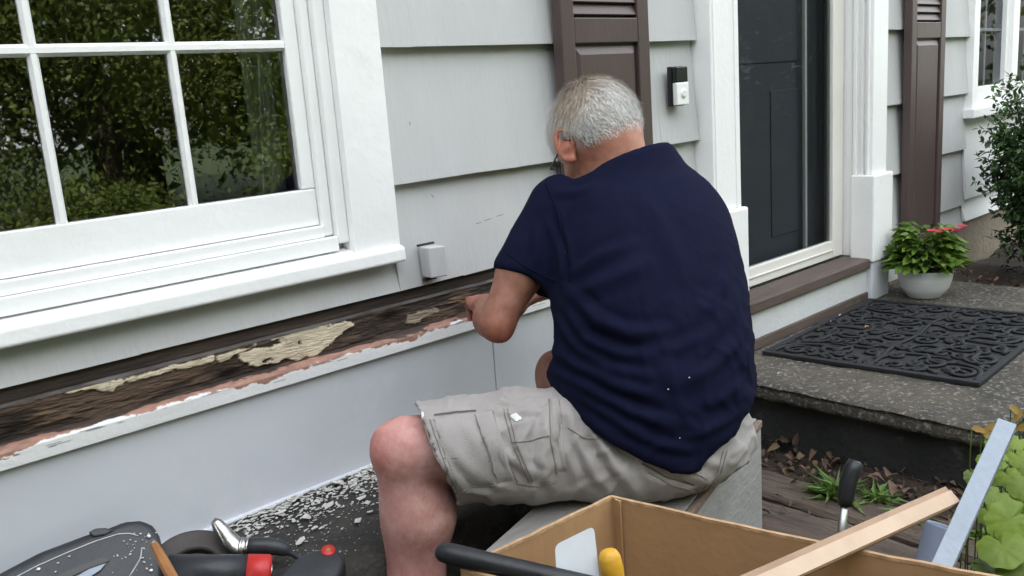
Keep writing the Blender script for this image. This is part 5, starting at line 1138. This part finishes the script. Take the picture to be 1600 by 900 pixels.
for i, (x, y, L) in enumerate(((1385, 745, .05), (1372, 752, .05), (1400, 758, .05), (1360, 745, .04), (1412, 770, .045))):
    b = MB(); tm3 = leaf_mesh(6, .5, 'oval', .3, 2); c = az(x, y, .14); b.add(orient(tm3[0], c, V3(math.cos(i*1.7), math.sin(i*1.7), .2), V3(.2, -.2, 1), L, L*.8), tm3[1]); b.build('dry_leaf', 'leaf_dry', smooth=True, tint=np.array([1.1, 1, 1]), label='curled brown dry leaf lying against the porch base', cat='dry leaf', group='dry leaves by the porch base')
b = MB(); tm3 = leaf_mesh(6, .5, 'oval', .25); b.add(orient(tm3[0], az(1351, 512, ZS+.018), V3(.8, -.6, .15), V3(0, 0, 1), .032, .02), tm3[1]); b.build('dry_leaf', 'leaf_dry', smooth=True, tint=np.array([1.9, 1.8, 1.5]), label='small tan leaf lying in the middle of the door mat', cat='dry leaf')
# landscape timbers
def timber(x0, x1, y0, y1, z1, label):
    n = 40; ys = np.linspace(y0, y1, n); v = []
    for i, y in enumerate(ys):
        w = .006*math.sin(13*y+x0*9)+.004*math.sin(31*y); ch = .012
        for x, z in ((x0, .03), (x0, z1-ch), (x0+ch, z1), ((x0+x1)/2, z1+.003*math.sin(17*y)), (x1-ch, z1), (x1, z1-ch), (x1, .03)): v.append((x+w, y, z+.002*math.sin(50*y+x*30)))
    m = 7; MB().add(v, [(i*m+j, i*m+j+1, (i+1)*m+j+1, (i+1)*m+j) for i in range(n-1) for j in range(m-1)]+[tuple(range(m)), tuple((n-1)*m+j for j in range(m))[::-1]]).build('landscape_timber', 'timber', smooth=False, label=label, cat='timber', group='timbers edging the bed')
timber(2.135, 2.285, -1.7, .0, .128, 'dark weathered timber in the ground nearer the porch'); timber(1.955, 2.125, -1.75, -.05, .120, 'dark weathered timber in the ground nearer the bench')

# ================================================================== trees across the yard (mirrored in the window panes), plus unseen left ones added to block light
def tree(x, y, h, rx, nl, seed, label, low=.5, dark=1.0, leaf=1.0, kind='tree'):
    r_ = np.random.default_rng(seed); t = empty(kind, (x, y, .12), label, kind, 'trees across the yard' if kind == 'tree' else 'low bushes across the yard')
    MB().tube([V3(x, y, .05), V3(x+.05, y, h*.25), V3(x-.05, y+.1, h*.55), V3(x, y, h*.9)], [.035*h, .028*h, .02*h, .007*h], 10).build('trunk', 'bark', t, smooth=True)
    lb = MB(); cl = []
    for k in range(46):
        d = unit(r_.normal(0, 1, 3)); c = V3(x, y, low+(h-low)*.5)+d*np.array([rx, rx, (h-low)*.5])*r_.uniform(.45, 1.0); cl.append(c)
        if k < 14: lb.tube([V3(x, y, min(c[2]*.7, h*.6)), (V3(x, y, c[2]*.8)+c)/2, c], [.05, .03, .012], 6)
    lb.build('limbs', 'bark', t, smooth=True, kind='stuff')
    cl = np.array(cl); per = nl//len(cl); N = per*len(cl)
    P = np.repeat(cl, per, 0)+r_.normal(0, 1, (N, 3))*np.array([.42, .42, .30])*rx/1.6
    P[:, 2] = np.maximum(P[:, 2], .2); d = r_.normal(0, 1, (N, 3)); d /= np.linalg.norm(d, axis=1)[:, None]; u = np.cross(d, r_.normal(0, 1, (N, 3))); u /= np.linalg.norm(u, axis=1)[:, None]
    L = r_.uniform(.020, .042, N)[:, None]*leaf; v = np.stack([P-d*L, P+u*L*.5, P+d*L, P-u*L*.5], 1).reshape(-1, 3); k = np.arange(N)*4
    me = bpy.data.meshes.new('crown'); org = parent_loc(t); me.from_pydata((v-org).tolist(), [], np.stack([k, k+1, k+2, k+3], 1).tolist()); me.materials.append(MATS['leaf_tree'])
    g = np.repeat(r_.uniform(.6, 1.4, N), 4)[:, None]*np.array([1, 1, .8])*dark; set_tint(me, g); o = link(bpy.data.objects.new('crown', me), t); o['kind'] = 'stuff'
TR_ = [(1.2, -7.6, 4.6, 1.5, 34000, .4), (3.4, -8.2, 5.2, 1.6, 40000, .3), (5.6, -7.4, 4.4, 1.6, 36000, .3), (2.4, -10.5, 7.0, 2.0, 8000, .8), (5.0, -11.5, 7.5, 2.2, 8000, .6), (8.0, -8.5, 6.0, 2.0, 8000, .3), (11.6, -7.8, 5.6, 2.0, 8000, .3), (15.5, -6.2, 6.0, 2.2, 8000, .3), (-2.4, -7.2, 6.0, 1.9, 6000, .8), (-6.0, -5.5, 6.5, 2.2, 6000, .8), (1.2, -6.3, 1.2, .7, 9000, .1), (2.7, -6.6, .8, .6, 7000, .1), (4.9, -5.9, 1.35, .75, 11000, .1), (-1.9, -1.3, 3.0, .75, 5000, .2), (-2.1, -2.9, 3.4, .85, 5000, .2), (-2.2, -4.6, 3.4, .9, 5000, .2)]
NAMES = ['leafy young tree mirrored at the left of the window', 'bushy tree mirrored in the middle window panes', 'full tree mirrored in the right window panes', 'tall tree standing behind the young trees mirrored in the window', 'tallest tree behind the bushy trees across the yard', 'broad tree across the yard mirrored in the storm door', 'broad tree by the drive mirrored in the storm door', 'large tree far to the right of the porch', 'unseen tall tree added behind the camera to darken the left', 'large unseen tree added at the far left to block light', 'low bush before the trees, mirrored low in the left panes', 'lowest bush before the trees, mirrored in the middle panes', 'low bush before the trees, mirrored low in the right pane', 'unseen evergreen added close to the wall to block light from the left', 'unseen middle evergreen of the row added to block light from the left', 'unseen evergreen of the added light-blocking row, farthest from the house']
for i, (x, y, h, rx, nl, lo) in enumerate(TR_): tree(x, y, h, rx, nl, 100+i, NAMES[i], lo, leaf=1.0 if i < 3 or 10 <= i < 13 else 3.6, kind='bush' if 10 <= i < 13 else 'tree')
